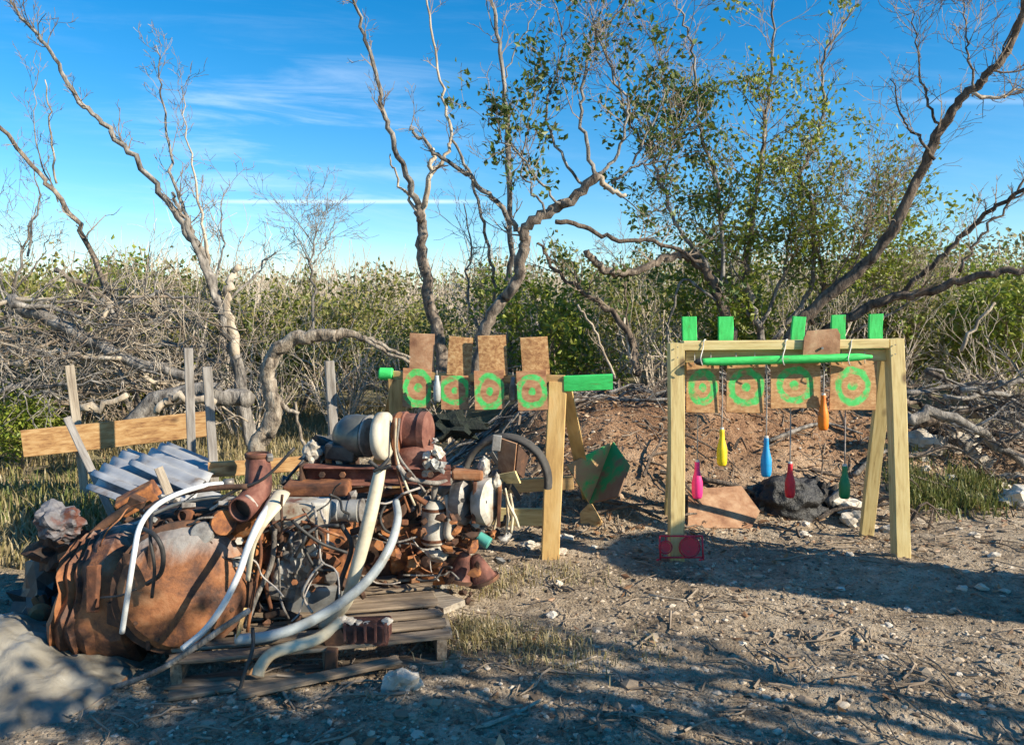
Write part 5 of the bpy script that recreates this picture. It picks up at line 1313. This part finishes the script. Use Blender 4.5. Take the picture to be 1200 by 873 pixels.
for k, q in enumerate([((165, 600), (205, 580), (250, 572), (290, 570)), ((170, 606), (210, 590), (260, 582), (300, 588)), ((200, 640), (230, 612), (270, 596)), ((300, 610), (306, 650), (296, 700), (290, 740)), ((322, 620), (318, 660), (300, 700), (288, 735)), ((312, 600), (330, 630), (318, 670)), ((250, 590), (275, 575), (310, 560), (345, 525)), ((280, 690), (276, 720), (282, 750))]):
    tube('pipe', [W(a, b_, d - .22 + .03 * (k % 3)) for a, b_ in q], [.013, .009, .014, .008, .012, .010, .007, .012][k], M[['rust_dark', 'greymetal', 'rust', 'rust', 'bark_grey', 'rust_dark', 'black', 'rust_dark'][k]], EN, sides=8)
# exhaust pipe
root = thing('exhaust_pipe', W(300, 570, 3.5), 'rusty brown elbow exhaust pipe with an open mouth, in front of the driftwood', 'pipe')
xp = tube('pipe', [W(302, 533, 3.52), W(303, 552, 3.5), W(302, 572, 3.46), W(294, 588, 3.40), W(281, 598, 3.32)], [.050, .058, .062, .062, .058], M['rust_red'], root, sides=20, hollow=.16, n=5)
tube('rim', [W(302, 536, 3.52), W(302, 531, 3.52)], .058, M['rust'], xp, sides=20, n=1, hollow=.2)
lathe('bore_shade_disc', [(0, .045), (.004, .045)], W(286, 595, 3.36), (-.4, -.8, -.35), M['black'], xp, seg=18)  # black disc standing in for the shade inside the pipe mouth
rbox('bolt_lug', W(316, 536, 3.5), (.03, .03, .03), M['alu'], root, (20, 0, 30), .006)
# PVC and hoses
def pipe_thing(name, label, pts, r, mat, sides=12, cat='pipe', hollow=0.0, lump=0.0, flat=1.0):
    P = [W(*p) for p in pts]; root = thing(name, P[-1], label, cat)
    tube(name.split('_')[-1], P, r, M[mat], root, sides=sides, n=8, hollow=hollow, lump=lump, flat=flat); return root, P
r_, P = pipe_thing('bent_pipe', 'thin white plastic pipe arched over the tank and hanging down its front', [(268, 566, 3.45), (240, 569, 3.38), (205, 580, 3.28), (180, 595, 3.18), (164, 617, 3.08), (157, 650, 3.03), (150, 695, 3.04), (143, 741, 3.08)], .011, 'pvc')
tube('coupling', [W(274, 565, 3.46), W(262, 566, 3.44)], .019, M['alu'], r_, n=1, sides=12)
r_, P = pipe_thing('bent_pipe', 'thin pale blue-white pipe curving down the right side of the tank', [(322, 586, 3.4), (305, 610, 3.28), (291, 640, 3.2), (280, 672, 3.12), (262, 708, 3.08), (240, 738, 3.06), (214, 760, 3.05)], [.021, .016, .0135, .0135, .0135], 'pvc')
r_, P = pipe_thing('cream_hose', 'cream flattened hose crossing from the exhaust pipe to the engine', [(330, 578, 3.45), (321, 592, 3.36), (306, 615, 3.28), (296, 640, 3.26), (290, 680, 3.26)], [.04, .042, .026, .015, .012], 'cream', flat=.5, lump=.03)
r_, P = pipe_thing('cream_pipe', 'thick cream pipe standing slanted in the middle of the heap', [(446, 548, 3.55), (441, 572, 3.52), (430, 620, 3.46), (417, 668, 3.44), (405, 706, 3.46), (378, 735, 3.5)], [.026, .031, .032, .029, .029, .026], 'cream', sides=14)
tube('tie', [W(432, 540, 3.5), W(446, 549, 3.5), W(458, 545, 3.5)], .010, M['black'], r_, sides=6)
tube('tie', [W(438, 552, 3.5), W(448, 546, 3.5), W(456, 537, 3.52)], .010, M['black'], r_, sides=6)
r_, P = pipe_thing('grey_hose', 'thick grey-blue hose sweeping from the engine down to the pallet front', [(464, 588, 3.75), (466, 608, 3.6), (457, 640, 3.45), (435, 675, 3.36), (400, 706, 3.28), (355, 732, 3.22), (315, 745, 3.18), (276, 749, 3.16)], [.018, .020, .022, .023, .023, .022], 'hose', sides=14)
r_, P = pipe_thing('tan_hose', 'dirty tan hose end resting across the pallet edge', [(400, 728, 3.3), (372, 748, 3.25), (340, 758, 3.2), (318, 766, 3.17), (306, 780, 3.14), (302, 792, 3.12)], .026, 'cream', sides=12, hollow=.2)
r_, P = pipe_thing('yellow_strap', 'short yellowish wood slip bent under the grey hose', [(288, 712, 3.2), (283, 728, 3.18), (279, 744, 3.16), (276, 752, 3.15)], [.02, .022, .012], 'pine_old', sides=8, flat=.3)
r_, P = pipe_thing('black_cable', 'black cable trailing from the pallet toward the camera', [(296, 735, 3.15), (296, 760, 3.1), (286, 790, 3.06), (279, 820, 3.03), (281, 845, 2.93), (292, 875, 2.80)], .008, 'black', sides=8, cat='cable')
r_ = thing('long_stick', G(20, 840), 'long thin bare pole running from the tarp up to the tank', 'stick')
tube('stick', [G(8, 846) + Vector((0, 0, .02)), W(110, 812, 3.08), W(180, 788, 3.08), W(232, 756, 3.02), W(262, 735, 3.0), W(292, 715, 3.0)], [.008, .012, .013, .012], M['bark_grey'], r_, sides=7)
# second engine
d = 3.75
E2 = thing('engine_block', W(360, 680, d), 'grey and orange engine with white cover between the tank and the cream pipe', 'engine')
rbox('cover', W(354, 601, d - .18), (.25, .14, .12), M['white_paint'], E2, (0, 2, 6), .012, .006)
lathe('cylinder', [(0, .048), (.005, .055), (.05, .055), (.055, .05), (.10, .05), (.105, .056), (.15, .056), (.155, .04)], W(385, 598, d - .05), (1, -.05, 0), M['greymetal'], E2, seg=20)
lathe('end_cap', [(0, .05), (.02, .056), (.03, .03)], W(420, 597, d - .05), (1, -.1, 0), M['alu'], E2, seg=18)
rbox('body', W(385, 645, d + .05), (.25, .25, .30), M['rust_orange'], E2, (0, 4, 4), .03, .015)
rbox('sump', W(375, 700, d), (.30, .24, .18), M['greymetal'], E2, (0, 3, 2), .02, .01)
crumple(blob('alternator', W(338, 655, d - .12), (.10, .10, .13), M['alu'], E2, 4, .35, 1.8, 6), .012, 14, 2)
rbox('casing', W(335, 688, d - .1), (.17, .16, .10), M['alu'], E2, (0, 8, -6), .03, .012)
lathe('pulley', [(-.015, .05), (-.005, .04), (.005, .04), (.015, .05)], W(318, 650, d - .22), (-.3, -1, .2), M['rust_dark'], E2, seg=18)
tube('belt', [W(318 + 26 * math.cos(a), 668 + 48 * math.sin(a) , d - .24) for a in np.linspace(1.2, 4.6, 10)], .007, M['black'], E2, sides=6, n=2)
lathe('filter', [(0, .05), (.1, .05), (.11, .03)], W(392, 560, d + .1), (0, .1, 1), M['rust'], E2, seg=16) if False else None
rbox('bracket', W(372, 572, d + .1), (.32, .12, .06), M['rust'], E2, (5, 0, 3), .01, .008)
for k in range(22):
    x, y = jr.uniform(322, 425), jr.uniform(612, 700)
    if jr.random() < .5: lathe('bolt', [(-.03, .008), (0, .008), (.001, .015), (.011, .015)], W(x, y, d - jr.uniform(.13, .24)), (jr.uniform(-.5, .5), -1, jr.uniform(-.2, .6)), M[jr.choice(['rust', 'alu', 'white_paint', 'rust_dark'])], E2, seg=6)
    else: rbox('lug', W(x, y, d - jr.uniform(.10, .22)), (jr.uniform(.03, .08), jr.uniform(.02, .05), jr.uniform(.02, .06)), M[jr.choice(['rust_orange', 'rust', 'alu', 'rust_dark', 'greymetal'])], E2, (jr.uniform(-40, 40), jr.uniform(-40, 40), jr.uniform(-40, 40)), .005)
for q, r__, mt in [(((345, 620), (362, 612), (378, 630), (372, 655)), .010, 'rust_dark'), (((355, 640), (370, 665), (392, 668)), .008, 'black'), (((400, 615), (412, 640), (400, 680), (395, 705)), .012, 'black'), (((325, 640), (312, 680), (318, 715)), .01, 'rust'), (((310, 722), (330, 718), (352, 726)), .02, 'rust_dark')]:
    tube('pipe', [W(a, b_, d - .25) for a, b_ in q], r__, M[mt], E2, sides=8)
# rusty beam
root = thing('steel_beam', W(440, 555, 4.0), 'rust-red steel channel lying level across the top of the heap', 'beam')
plank('web', W(357, 556, 3.95), W(528, 556, 4.05), .085, .012, M['rust_red'], root, seg=8, warp=.004)
plank('flange', W(357, 546.5, 3.92), W(528, 547, 4.02), .012, .09, M['rust_red'], root, seg=8)
plank('flange', W(357, 566, 3.92), W(528, 565.5, 4.02), .012, .09, M['rust_red'], root, seg=8)
rbox('end_plate', W(356, 556, 3.93), (.014, .12, .12), M['rust_dark'], root, (0, 0, 0), .003)
for k, x in enumerate((378, 402, 480, 505)):
    lathe('bolt', [(0, .016), (.02, .016)], W(x, 556, 3.9), (0, -1, .1), M['rust_dark'], root, seg=6)
for k, (x, y) in enumerate([(385, 540), (397, 541), (372, 538), (413, 541)]):
    rbox('lug', W(x, y, 4.0), (.03, .04, .05), M[['rust_orange', 'white_paint', 'rust', 'rust_orange'][k]], root, (0, jr.uniform(-15, 15), 20), .006)
root = thing('white_plug', W(366, 527, 4.0), 'small chipped white casting at the left end of the steel channel', 'casting')
blob('casting', W(366, 529, 4.0), (.045, .04, .055), M['white_paint'], root, 3, .5, 1.8, 9)
tube('stem', [W(362, 532, 4.0), W(348, 548, 3.95), W(330, 568, 3.9)], .008, M['black'], root, sides=6)
# round dark housing + pale rim
root = thing('lamp_housing', W(425, 508, 4.0), 'round dark metal housing with a pale rim, on top of the steel channel', 'housing')
hh = lathe('housing', [(-.10, .035), (-.09, .07), (-.04, .105), (.02, .115), (.07, .11), (.085, .10)], W(415, 510, 4.05), (1, -.35, .0), noisy('dark_housing', [(.3, (.06, .06, .055)), (.55, (.16, .16, .14)), (.75, (.28, .27, .22))], 6, .4, .5, bs=.3), root, seg=28, smooth=True, dent=.05)
lathe('bezel', [(.085, .10), (.09, .112), (.10, .112), (.105, .08)], W(415, 510, 4.05), (1, -.35, 0), M['alu'], hh, seg=28)
lathe('rim', [(-.03, .10), (-.02, .125), (.02, .125), (.03, .10)], W(449, 511, 3.95), (1, -.25, .03), noisy('cream_rim', [(.3, (.36, .30, .22)), (.6, (.56, .52, .42))], 6, .7), root, seg=28, smooth=True)
rbox('bracket', W(400, 530, 4.0), (.16, .10, .08), M['blackmetal'], root, (0, 10, 0), .01, .01)
root = thing('blue_crate', W(385, 525, 4.2), 'dark jumble of black engine parts behind the steel channel', 'scrap')
blob('block', W(390, 530, 4.25), (.13, .12, .09), M['blackmetal'], root, 3, .8, 2.5, 12)
root['label'] = 'dark lump of black engine parts behind the steel channel'; root.name = 'engine_lump'
# red-brown pump
d = 4.1
root = thing('pump', W(485, 530, d), 'red-brown cast pump with a round drum, behind the cream pipe', 'pump')
lathe('drum', [(-.10, .06), (-.09, .10), (-.05, .105), (-.045, .095), (.03, .095), (.035, .108), (.07, .108), (.09, .06)], W(487, 505, d), (1, -.2, 0), M['rust_red'], root, seg=24, dent=.05)
lathe('flange', [(-.02, .11), (.0, .118), (.015, .11)], W(468, 508, d - .03), (1, -.2, 0), M['rust'], root, seg=22)
blob('body', W(490, 540, d), (.15, .13, .10), M['rust_red'], root, 3, .3, 1.3, 13, smooth=True)
rbox('foot', W(500, 553, d), (.24, .16, .05), M['rust_red'], root, (0, 2, 8), .012, .006)
for k in range(5): tube('hose', [W(462 + k * 2, 490, d - .14), W(463 + k, 530, d - .18), W(470 + k * 5, 570 - k * 4, d - .2), W(480 + k * 6, 600 - k * 8, d - .16)], .007, M[['rust', 'cream', 'rust_red', 'bark_grey', 'rust'][k]], root, sides=6) if k in (0, 1, 3) else None
tube('hose', [W(466, 545, d - .2), W(480, 560, d - .2), W(510, 566, d - .15), W(528, 562, d)], .013, M['bark_grey'], root, sides=8)
root = thing('carburettor', W(512, 535, 4.05), 'cluster of small pale castings on the pump', 'casting')
for k in range(12): blob('casting', W(jr.uniform(498, 524), jr.uniform(516, 552), 4.0 + jr.uniform(-.05, .05)), (jr.uniform(.015, .035),) * 3, M[jr.choice(['alu', 'white_paint', 'alu', 'stone', 'greymetal'])], root, 2, .8, 2, 20 + k)
root = thing('shade_net', W(525, 500, 4.5), 'dark green-black mesh bundle behind the pump', 'netting')
blob('bundle', W(530, 500, 4.7), (.19, .13, .08), noisy('dark_mesh', [(.3, (.006, .008, .006)), (.65, (.02, .03, .02)), (.8, (.05, .12, .05))], 14, .9, bs=1, bd=.03), root, 3, .8, 2.5, 15)
# hoop
d = 4.55
root = thing('cut_tyre', W(593, 560, d), 'dark arc of a cut tyre standing behind the white castings', 'tyre')
N = 40; Rr, r1, r2 = w_(51, d), .024, .05
V = []; Q = []
N = 30
for i in range(N + 1):
    a = math.radians(-8) + math.radians(200) * i / N
    for k in range(12):
        b_ = 2 * math.pi * k / 12; rr = Rr + math.cos(b_) * r1
        V.append((math.cos(a) * rr, math.sin(b_) * r2, math.sin(a) * rr))
for i in range(N):
    for k in range(12):
        Q.append((i*12+k, (i+1)*12+k, (i+1)*12+(k+1) % 12, i*12+(k+1) % 12))
M['tyre'] = noisy('perished_rubber', [(.3, (.025, .022, .02)), (.55, (.06, .055, .05)), (.75, (.12, .105, .09))], 8, .8, bs=.5)
link('tread', build_mesh('tread', V, Q, smooth=True), M['tyre'], root, Matrix.Translation(W(593, 562, d)) @ Matrix.Rotation(math.radians(-14), 4, 'Z'))
for k, (x0, y0, x1, y1) in enumerate([(560, 560, 620, 530), (575, 530, 610, 585)]):
    plank('spoke', W(x0, y0, d), W(x1, y1, d), .03, .02, M['blackmetal'], root, seg=3)
# white canister, twin castings
d = 4.15
root = thing('filter_canister', W(510, 600, d), 'white cylindrical filter canister with rusty bands', 'canister')
ax = (.03, 0, 1); c0 = W(508, 637, d)
cb = lathe('body', [(0, .06), (.01, .068), (.20, .068), (.22, .055), (.24, .03)], c0, ax, M['white_paint'], root, seg=22)
for z in (.02, .19): lathe('band', [(z, .0705), (z + .016, .0705)], c0, ax, M['rust'], cb, seg=22)
tube('outlet', [W(509, 585, d), W(509, 575, d), W(512, 567, d)], .018, M['alu'], root, sides=10)
tube('handle', [W(522, 580, d - .03), W(528, 600, d - .05), W(524, 625, d - .05), W(532, 636, d - .04)], [.016, .024, .022, .016], M['white_paint'], root, sides=10)
blob('base', W(512, 648, d - .02), (.065, .06, .05), M['white_paint'], root, 3, .25, 1.3, 31)
root = thing('brake_drums', W(556, 585, d), 'pair of upright white castings held by a rusty strap', 'casting')
for k, (x, y) in enumerate([(543, 586), (569, 588)]):
    lathe('casting', [(-.045, .07), (-.035, .10), (.03, .105), (.045, .08)], W(x, y, d - .03 * k), (1, -.55, 0), M['white_paint' if k else 'alu'], root, seg=22, dent=.12, seed=k, sq=1.22)
    lathe('bore_shade_disc', [(0, .012), (.006, .012)], W(x - 1, y, d - .11), (.2, -1, 0), M['black'], root, seg=10)  # thin black disc painted in for the darkness of a bore
rbox('strap', W(556, 588, d - .06), (.02, .08, .22), M['rust'], root, (0, 2, 0), .004)
rbox('strap', W(585, 592, d - .02), (.02, .08, .22), M['rust'], root, (0, 2, 0), .004)
rbox('yoke', W(548, 556, d - .02), (.17, .09, .05), M['rust'], root, (0, 3, 0), .012, .006)
blob('knob', W(567, 548, d), (.035, .03, .06), M['white_paint'], root, 3, .4, 1.6, 33)
blob('knob', W(582, 566, d - .02), (.025, .03, .05), M['white_paint'], root, 3, .4, 1.6, 34)
for k in range(8): blob('lump', W(jr.uniform(540, 580), jr.uniform(612, 638), d - .02), (.03, .03, .025), M[jr.choice(['rust', 'rust_dark', 'alu', 'rust_orange'])], root, 2, .7, 2, 40 + k)
# tan box and pale straps
root = thing('tan_box', W(596, 530, 4.45), 'tilted tan sheet-metal box in front of the tyre', 'box')
slab('side', [W(583, 512, 4.35), W(606, 520, 4.3), W(603, 552, 4.3), W(585, 556, 4.4)], M['brown_ply'], root, .02)
slab('side', [W(606, 520, 4.3), W(618, 534, 4.45), W(612, 560, 4.45), W(603, 552, 4.3)], M['rust_dark'], root, .02)
slab('lip', [W(584, 556, 4.3), W(604, 552, 4.25), W(610, 566, 4.25), W(594, 566, 4.3)], M['pine'], root, .015)
rbox('tag_plate', W(582, 519, 4.3), (.05, .02, .09), M['alu'], root, (0, 6, 0), .004)
root = thing('pale_straps', W(592, 600, 4.3), 'bundle of pale plastic strips hanging below the tan box', 'straps')
for k, q in enumerate([((592, 572), (596, 590), (604, 606), (608, 618)), ((588, 574), (584, 600), (578, 622)), ((593, 576), (595, 605), (592, 628)), ((598, 578), (601, 600), (599, 624)), ((583, 580), (576, 602), (574, 618))]):
    tube('strip', [W(a, b_, 4.25 + .02 * k) for a, b_ in q], [.010, .015, .012], M['cream'], root, sides=8, flat=.6)
# orange base and cones
root = thing('orange_casting', W(510, 660, 4.2), 'low orange rusted engine base at the right of the heap', 'casting')
rbox('block', W(480, 640, 4.25), (.22, .22, .28), M['rust_orange'], root, (0, 3, 6), .03, .015)
rbox('block', W(522, 664, 4.2), (.26, .22, .15), M['rust_orange'], root, (0, -3, 2), .03, .015)
lathe('hole_shade_disc', [(0, .012), (.004, .012)], W(486, 650, 4.12), (0, -1, 0), M['black'], root, seg=10)  # solid black disc in place of the shade in an opening
for k in range(8): rbox('lug', W(jr.uniform(465, 550), jr.uniform(610, 680), 4.1), (.04, .03, .03), M[jr.choice(['rust_orange', 'rust', 'rust_dark'])], root, (jr.uniform(-40, 40), jr.uniform(-40, 40), 20), .006)
for k, (x, y, lb, ln) in enumerate([(538, 678, 'left of two rusty steel cones standing at the right end of the heap', .25), (567, 680, 'right of two rusty steel cones standing at the right end of the heap', -.35)]):
    root = thing('rusty_cone', W(x, y, 4.1), lb, 'cone', 'rusty cones')
    lathe('cone', [(0, .085), (.012, .08), (.02, .07), (.14, .03), (.15, .018)], W(x, y, 4.1), (ln, 0, 1), M['rust_red'], root, seg=18, dent=.08, seed=k)
    lathe('base_ring', [(-.005, .088), (.014, .088)], W(x, y, 4.1), (ln, 0, 1), M['rust_dark'], root, seg=18, dent=.08, seed=k)
root = thing('green_can', W(568, 632, 4.1), 'small teal green can tipped on its side', 'can')
lathe('can', [(0, .02), (.004, .03), (.07, .034), (.075, .03)], W(560, 628, 4.05), (1, -.3, -.6), noisy('teal_paint', [(.3, (.03, .16, .12)), (.6, (.08, .32, .26))], 6, .4), root, seg=16)
blob('stone_block', W(548, 628, 4.2), (.08, .08, .05), M['rust'], thing('rust_lump', W(548, 640, 4.2), 'rust-brown lump just above the two cones', 'scrap'), 3, .5, 2, 51)
# radiator core on pallet
root = thing('radiator_core', W(420, 740, 3.4), 'small red-brown cast box with white crust on the pallet', 'casting')
rbox('box', W(428, 740, 3.35), (.22, .14, .09), M['rust_red'], root, (0, 0, 4), .012, .006)
for k in range(5): rbox('rib', W(404 + k * 12, 741, 3.27), (.012, .02, .085), M['rust_red'], root, (0, 0, 4), .003)
for k in range(8): blob('crust', W(jr.uniform(398, 462), jr.uniform(726, 734) + (12 if k > 5 else 0), 3.34), (.03, .03, .012), M['stone'], root, 2, .6, 2, 61 + k)
rbox('flap', W(394, 746, 3.3), (.10, .08, .07), M['rust_dark'], root, (0, -25, 0), .008)
root = thing('rusty_block', W(390, 790, 3.25), 'small rusty bracket clamped to the pallet front', 'bracket')
rbox('bracket', W(388, 776, 3.22), (.05, .05, .12), M['rust_dark'], root, (0, 3, 0), .006)
rbox('foot', W(362, 797, 3.2), (.10, .06, .045), M['rust'], root, (0, -6, 10), .01, .006)
# wires and thin hoses tangled over the heap
root = thing('wire_tangle', W(330, 620, 3.4), 'tangle of thin black and brown wires and hoses strung over the heap', 'wires')
for k in range(44):
    x, y = jr.uniform(160, 540), jr.uniform(575, 690)
    if x < 300: y = jr.uniform(580, 660)
    dd = 3.35 + (x > 420) * .55 + jr.uniform(-.05, .1); a = jr.uniform(0, 6.28); q = [(x, y, dd)]
    for s_ in range(4):
        a += jr.uniform(-.9, .9); q.append((q[-1][0] + math.cos(a) * jr.uniform(8, 26), q[-1][1] + math.sin(a) * jr.uniform(6, 22) + 4, dd + jr.uniform(-.05, .08)))
    if min(t_[1] for t_ in q) < 560 or max(t_[1] for t_ in q) > 745: continue
    tube('wire', [W(*t_) for t_ in q], jr.uniform(.003, .008), M[jr.choice(['black', 'black', 'rust_dark', 'rust', 'bark_grey', 'cord'])], root, sides=6, n=4)
# loose scrap filling the gaps
V, T = [], []
cube_bm = bmesh.new(); bmesh.ops.create_icosphere(cube_bm, subdivisions=1, radius=1)
cv = [v.co.copy() for v in cube_bm.verts]; cf = [[w.index for w in f_.verts] for f_ in cube_bm.faces]; cube_bm.free()
for mt, n, regs in (('rust_dark', 260, [(150, 330, 600, 780, 3.9), (300, 560, 600, 720, 4.0), (350, 540, 540, 620, 4.3), (200, 330, 700, 780, 3.55)]), ('rust_orange', 90, [(160, 330, 590, 680, 3.7), (320, 560, 610, 690, 3.9)]), ('alu', 70, [(170, 420, 580, 680, 3.65), (480, 600, 540, 640, 4.25)]), ('blackmetal', 160, [(40, 140, 640, 740, 3.9), (300, 600, 560, 700, 4.3)])):
    V, T = [], []
    for k in range(n):
        x0, x1, y0, y1, dd = jr.choice(regs)
        c = W(jr.uniform(x0, x1), jr.uniform(y0, y1), dd + jr.uniform(-.12, .25))
        if c.z < .02: continue
        s = Vector((jr.uniform(.01, .05), jr.uniform(.01, .05), jr.uniform(.01, .05))); q = Matrix.Rotation(jr.uniform(0, 6), 3, rvec(jr).normalized()); o_ = len(V)
        for v in cv: V.append(c + q @ Vector((v.x * s.x, v.y * s.y, v.z * s.z)) * jr.uniform(.8, 1.2))
        for f_ in cf: T.append([o_ + i_ for i_ in f_])
    tag(link('scrap_debris', build_mesh('scrap_debris', V, None, T), M[mt]), kind='stuff')
# dark understructure: engine blocks in the middle of the heap
root = thing('engine_core', W(330, 690, 4.0), 'soot-black engine core buried in the middle of the heap', 'engine')
rbox('block', W(300, 690, 4.1), (.5, .35, .45), M['rust_dark'], root, (0, 0, 8), .03, .02)
rbox('block', W(430, 640, 4.35), (.55, .35, .6), M['rust_dark'], root, (0, 0, -5), .03, .02)
rbox('block', W(200, 640, 3.95), (.4, .3, .3), M['rust_dark'], root, (0, 0, 5), .03, .02)
for k, q in enumerate([((430, 585), (470, 575), (500, 590)), ((350, 560), (400, 575), (450, 570)), ((330, 600), (345, 575), (370, 560))]):
    tube('pipe', [W(a, b_, 4.0) for a, b_ in q], .016, M['rust'], root, sides=8)
# tarp
xs_ = np.linspace(-2.9, -1.25, 150); ys_ = np.linspace(2.35, 3.9, 140)
XX, YY = np.meshgrid(xs_, ys_)
pk = W(10, 725, 3.25)
h1 = .15 * np.exp(-(((XX - pk.x + .18) / .34) ** 2 + ((YY - pk.y) / .42) ** 2) ** 1.3)
h2 = .07 * np.exp(-(((XX + 2.0) / .25) ** 2 + ((YY - 3.1) / .25) ** 2))
fold = .10 * (.5 - np.abs(fbm(XX * 5, YY * 7, 61, 4))) + .06 * np.abs(np.sin(XX * 14 + YY * 7 + 4 * fbm(XX * 2, YY * 2, 61, 2)))
ZZ = hz(XX, YY) + (h1 + h2) * (1 + fold * 1.2) + fold * .22 + .02
edge = ((XX + 2.30) / 0.66) ** 2 + ((YY - 3.14) / .50) ** 2 + .5 * fbm(XX * 3, YY * 3, 65, 3)
wv_ = ss(0, .55, 1.05 - edge); ZZ = hz(XX, YY) + (ZZ - hz(XX, YY)) * wv_ - (1 - wv_) * .015
V = np.stack([XX, YY, ZZ], -1).reshape(-1, 3); nx_ = len(xs_)
i_ = np.arange(len(ys_) - 1)[:, None] * nx_ + np.arange(nx_ - 1)[None]; Q = np.stack([i_, i_ + 1, i_ + 1 + nx_, i_ + nx_], -1).reshape(-1, 4)
ok = (edge.reshape(-1)[Q] < 1.05).any(1); Q = Q[ok]
m, nt, b = mat_base('cloudy_plastic'); c = coords(nt, rnd=False)
nt.links.new(ramp(nt, tnoise(nt, c, 3, 6), [(.3, (.12, .105, .08)), (.5, (.20, .18, .145)), (.7, (.28, .26, .22))]), b.inputs['Base Color'])
b.inputs['Roughness'].default_value = .35; b.inputs['Specular IOR Level'].default_value = .6; bump(nt, b, tnoise(nt, c, 9, 6, .6, .8), .6, .02)
try: b.inputs['Transmission Weight'].default_value = .0
except Exception: pass
tag(link('plastic_tarp', build_mesh('plastic_tarp', V, Q, smooth=True), m), 'cloudy cream plastic sheeting heaped on the ground in the lower left corner', 'tarp')
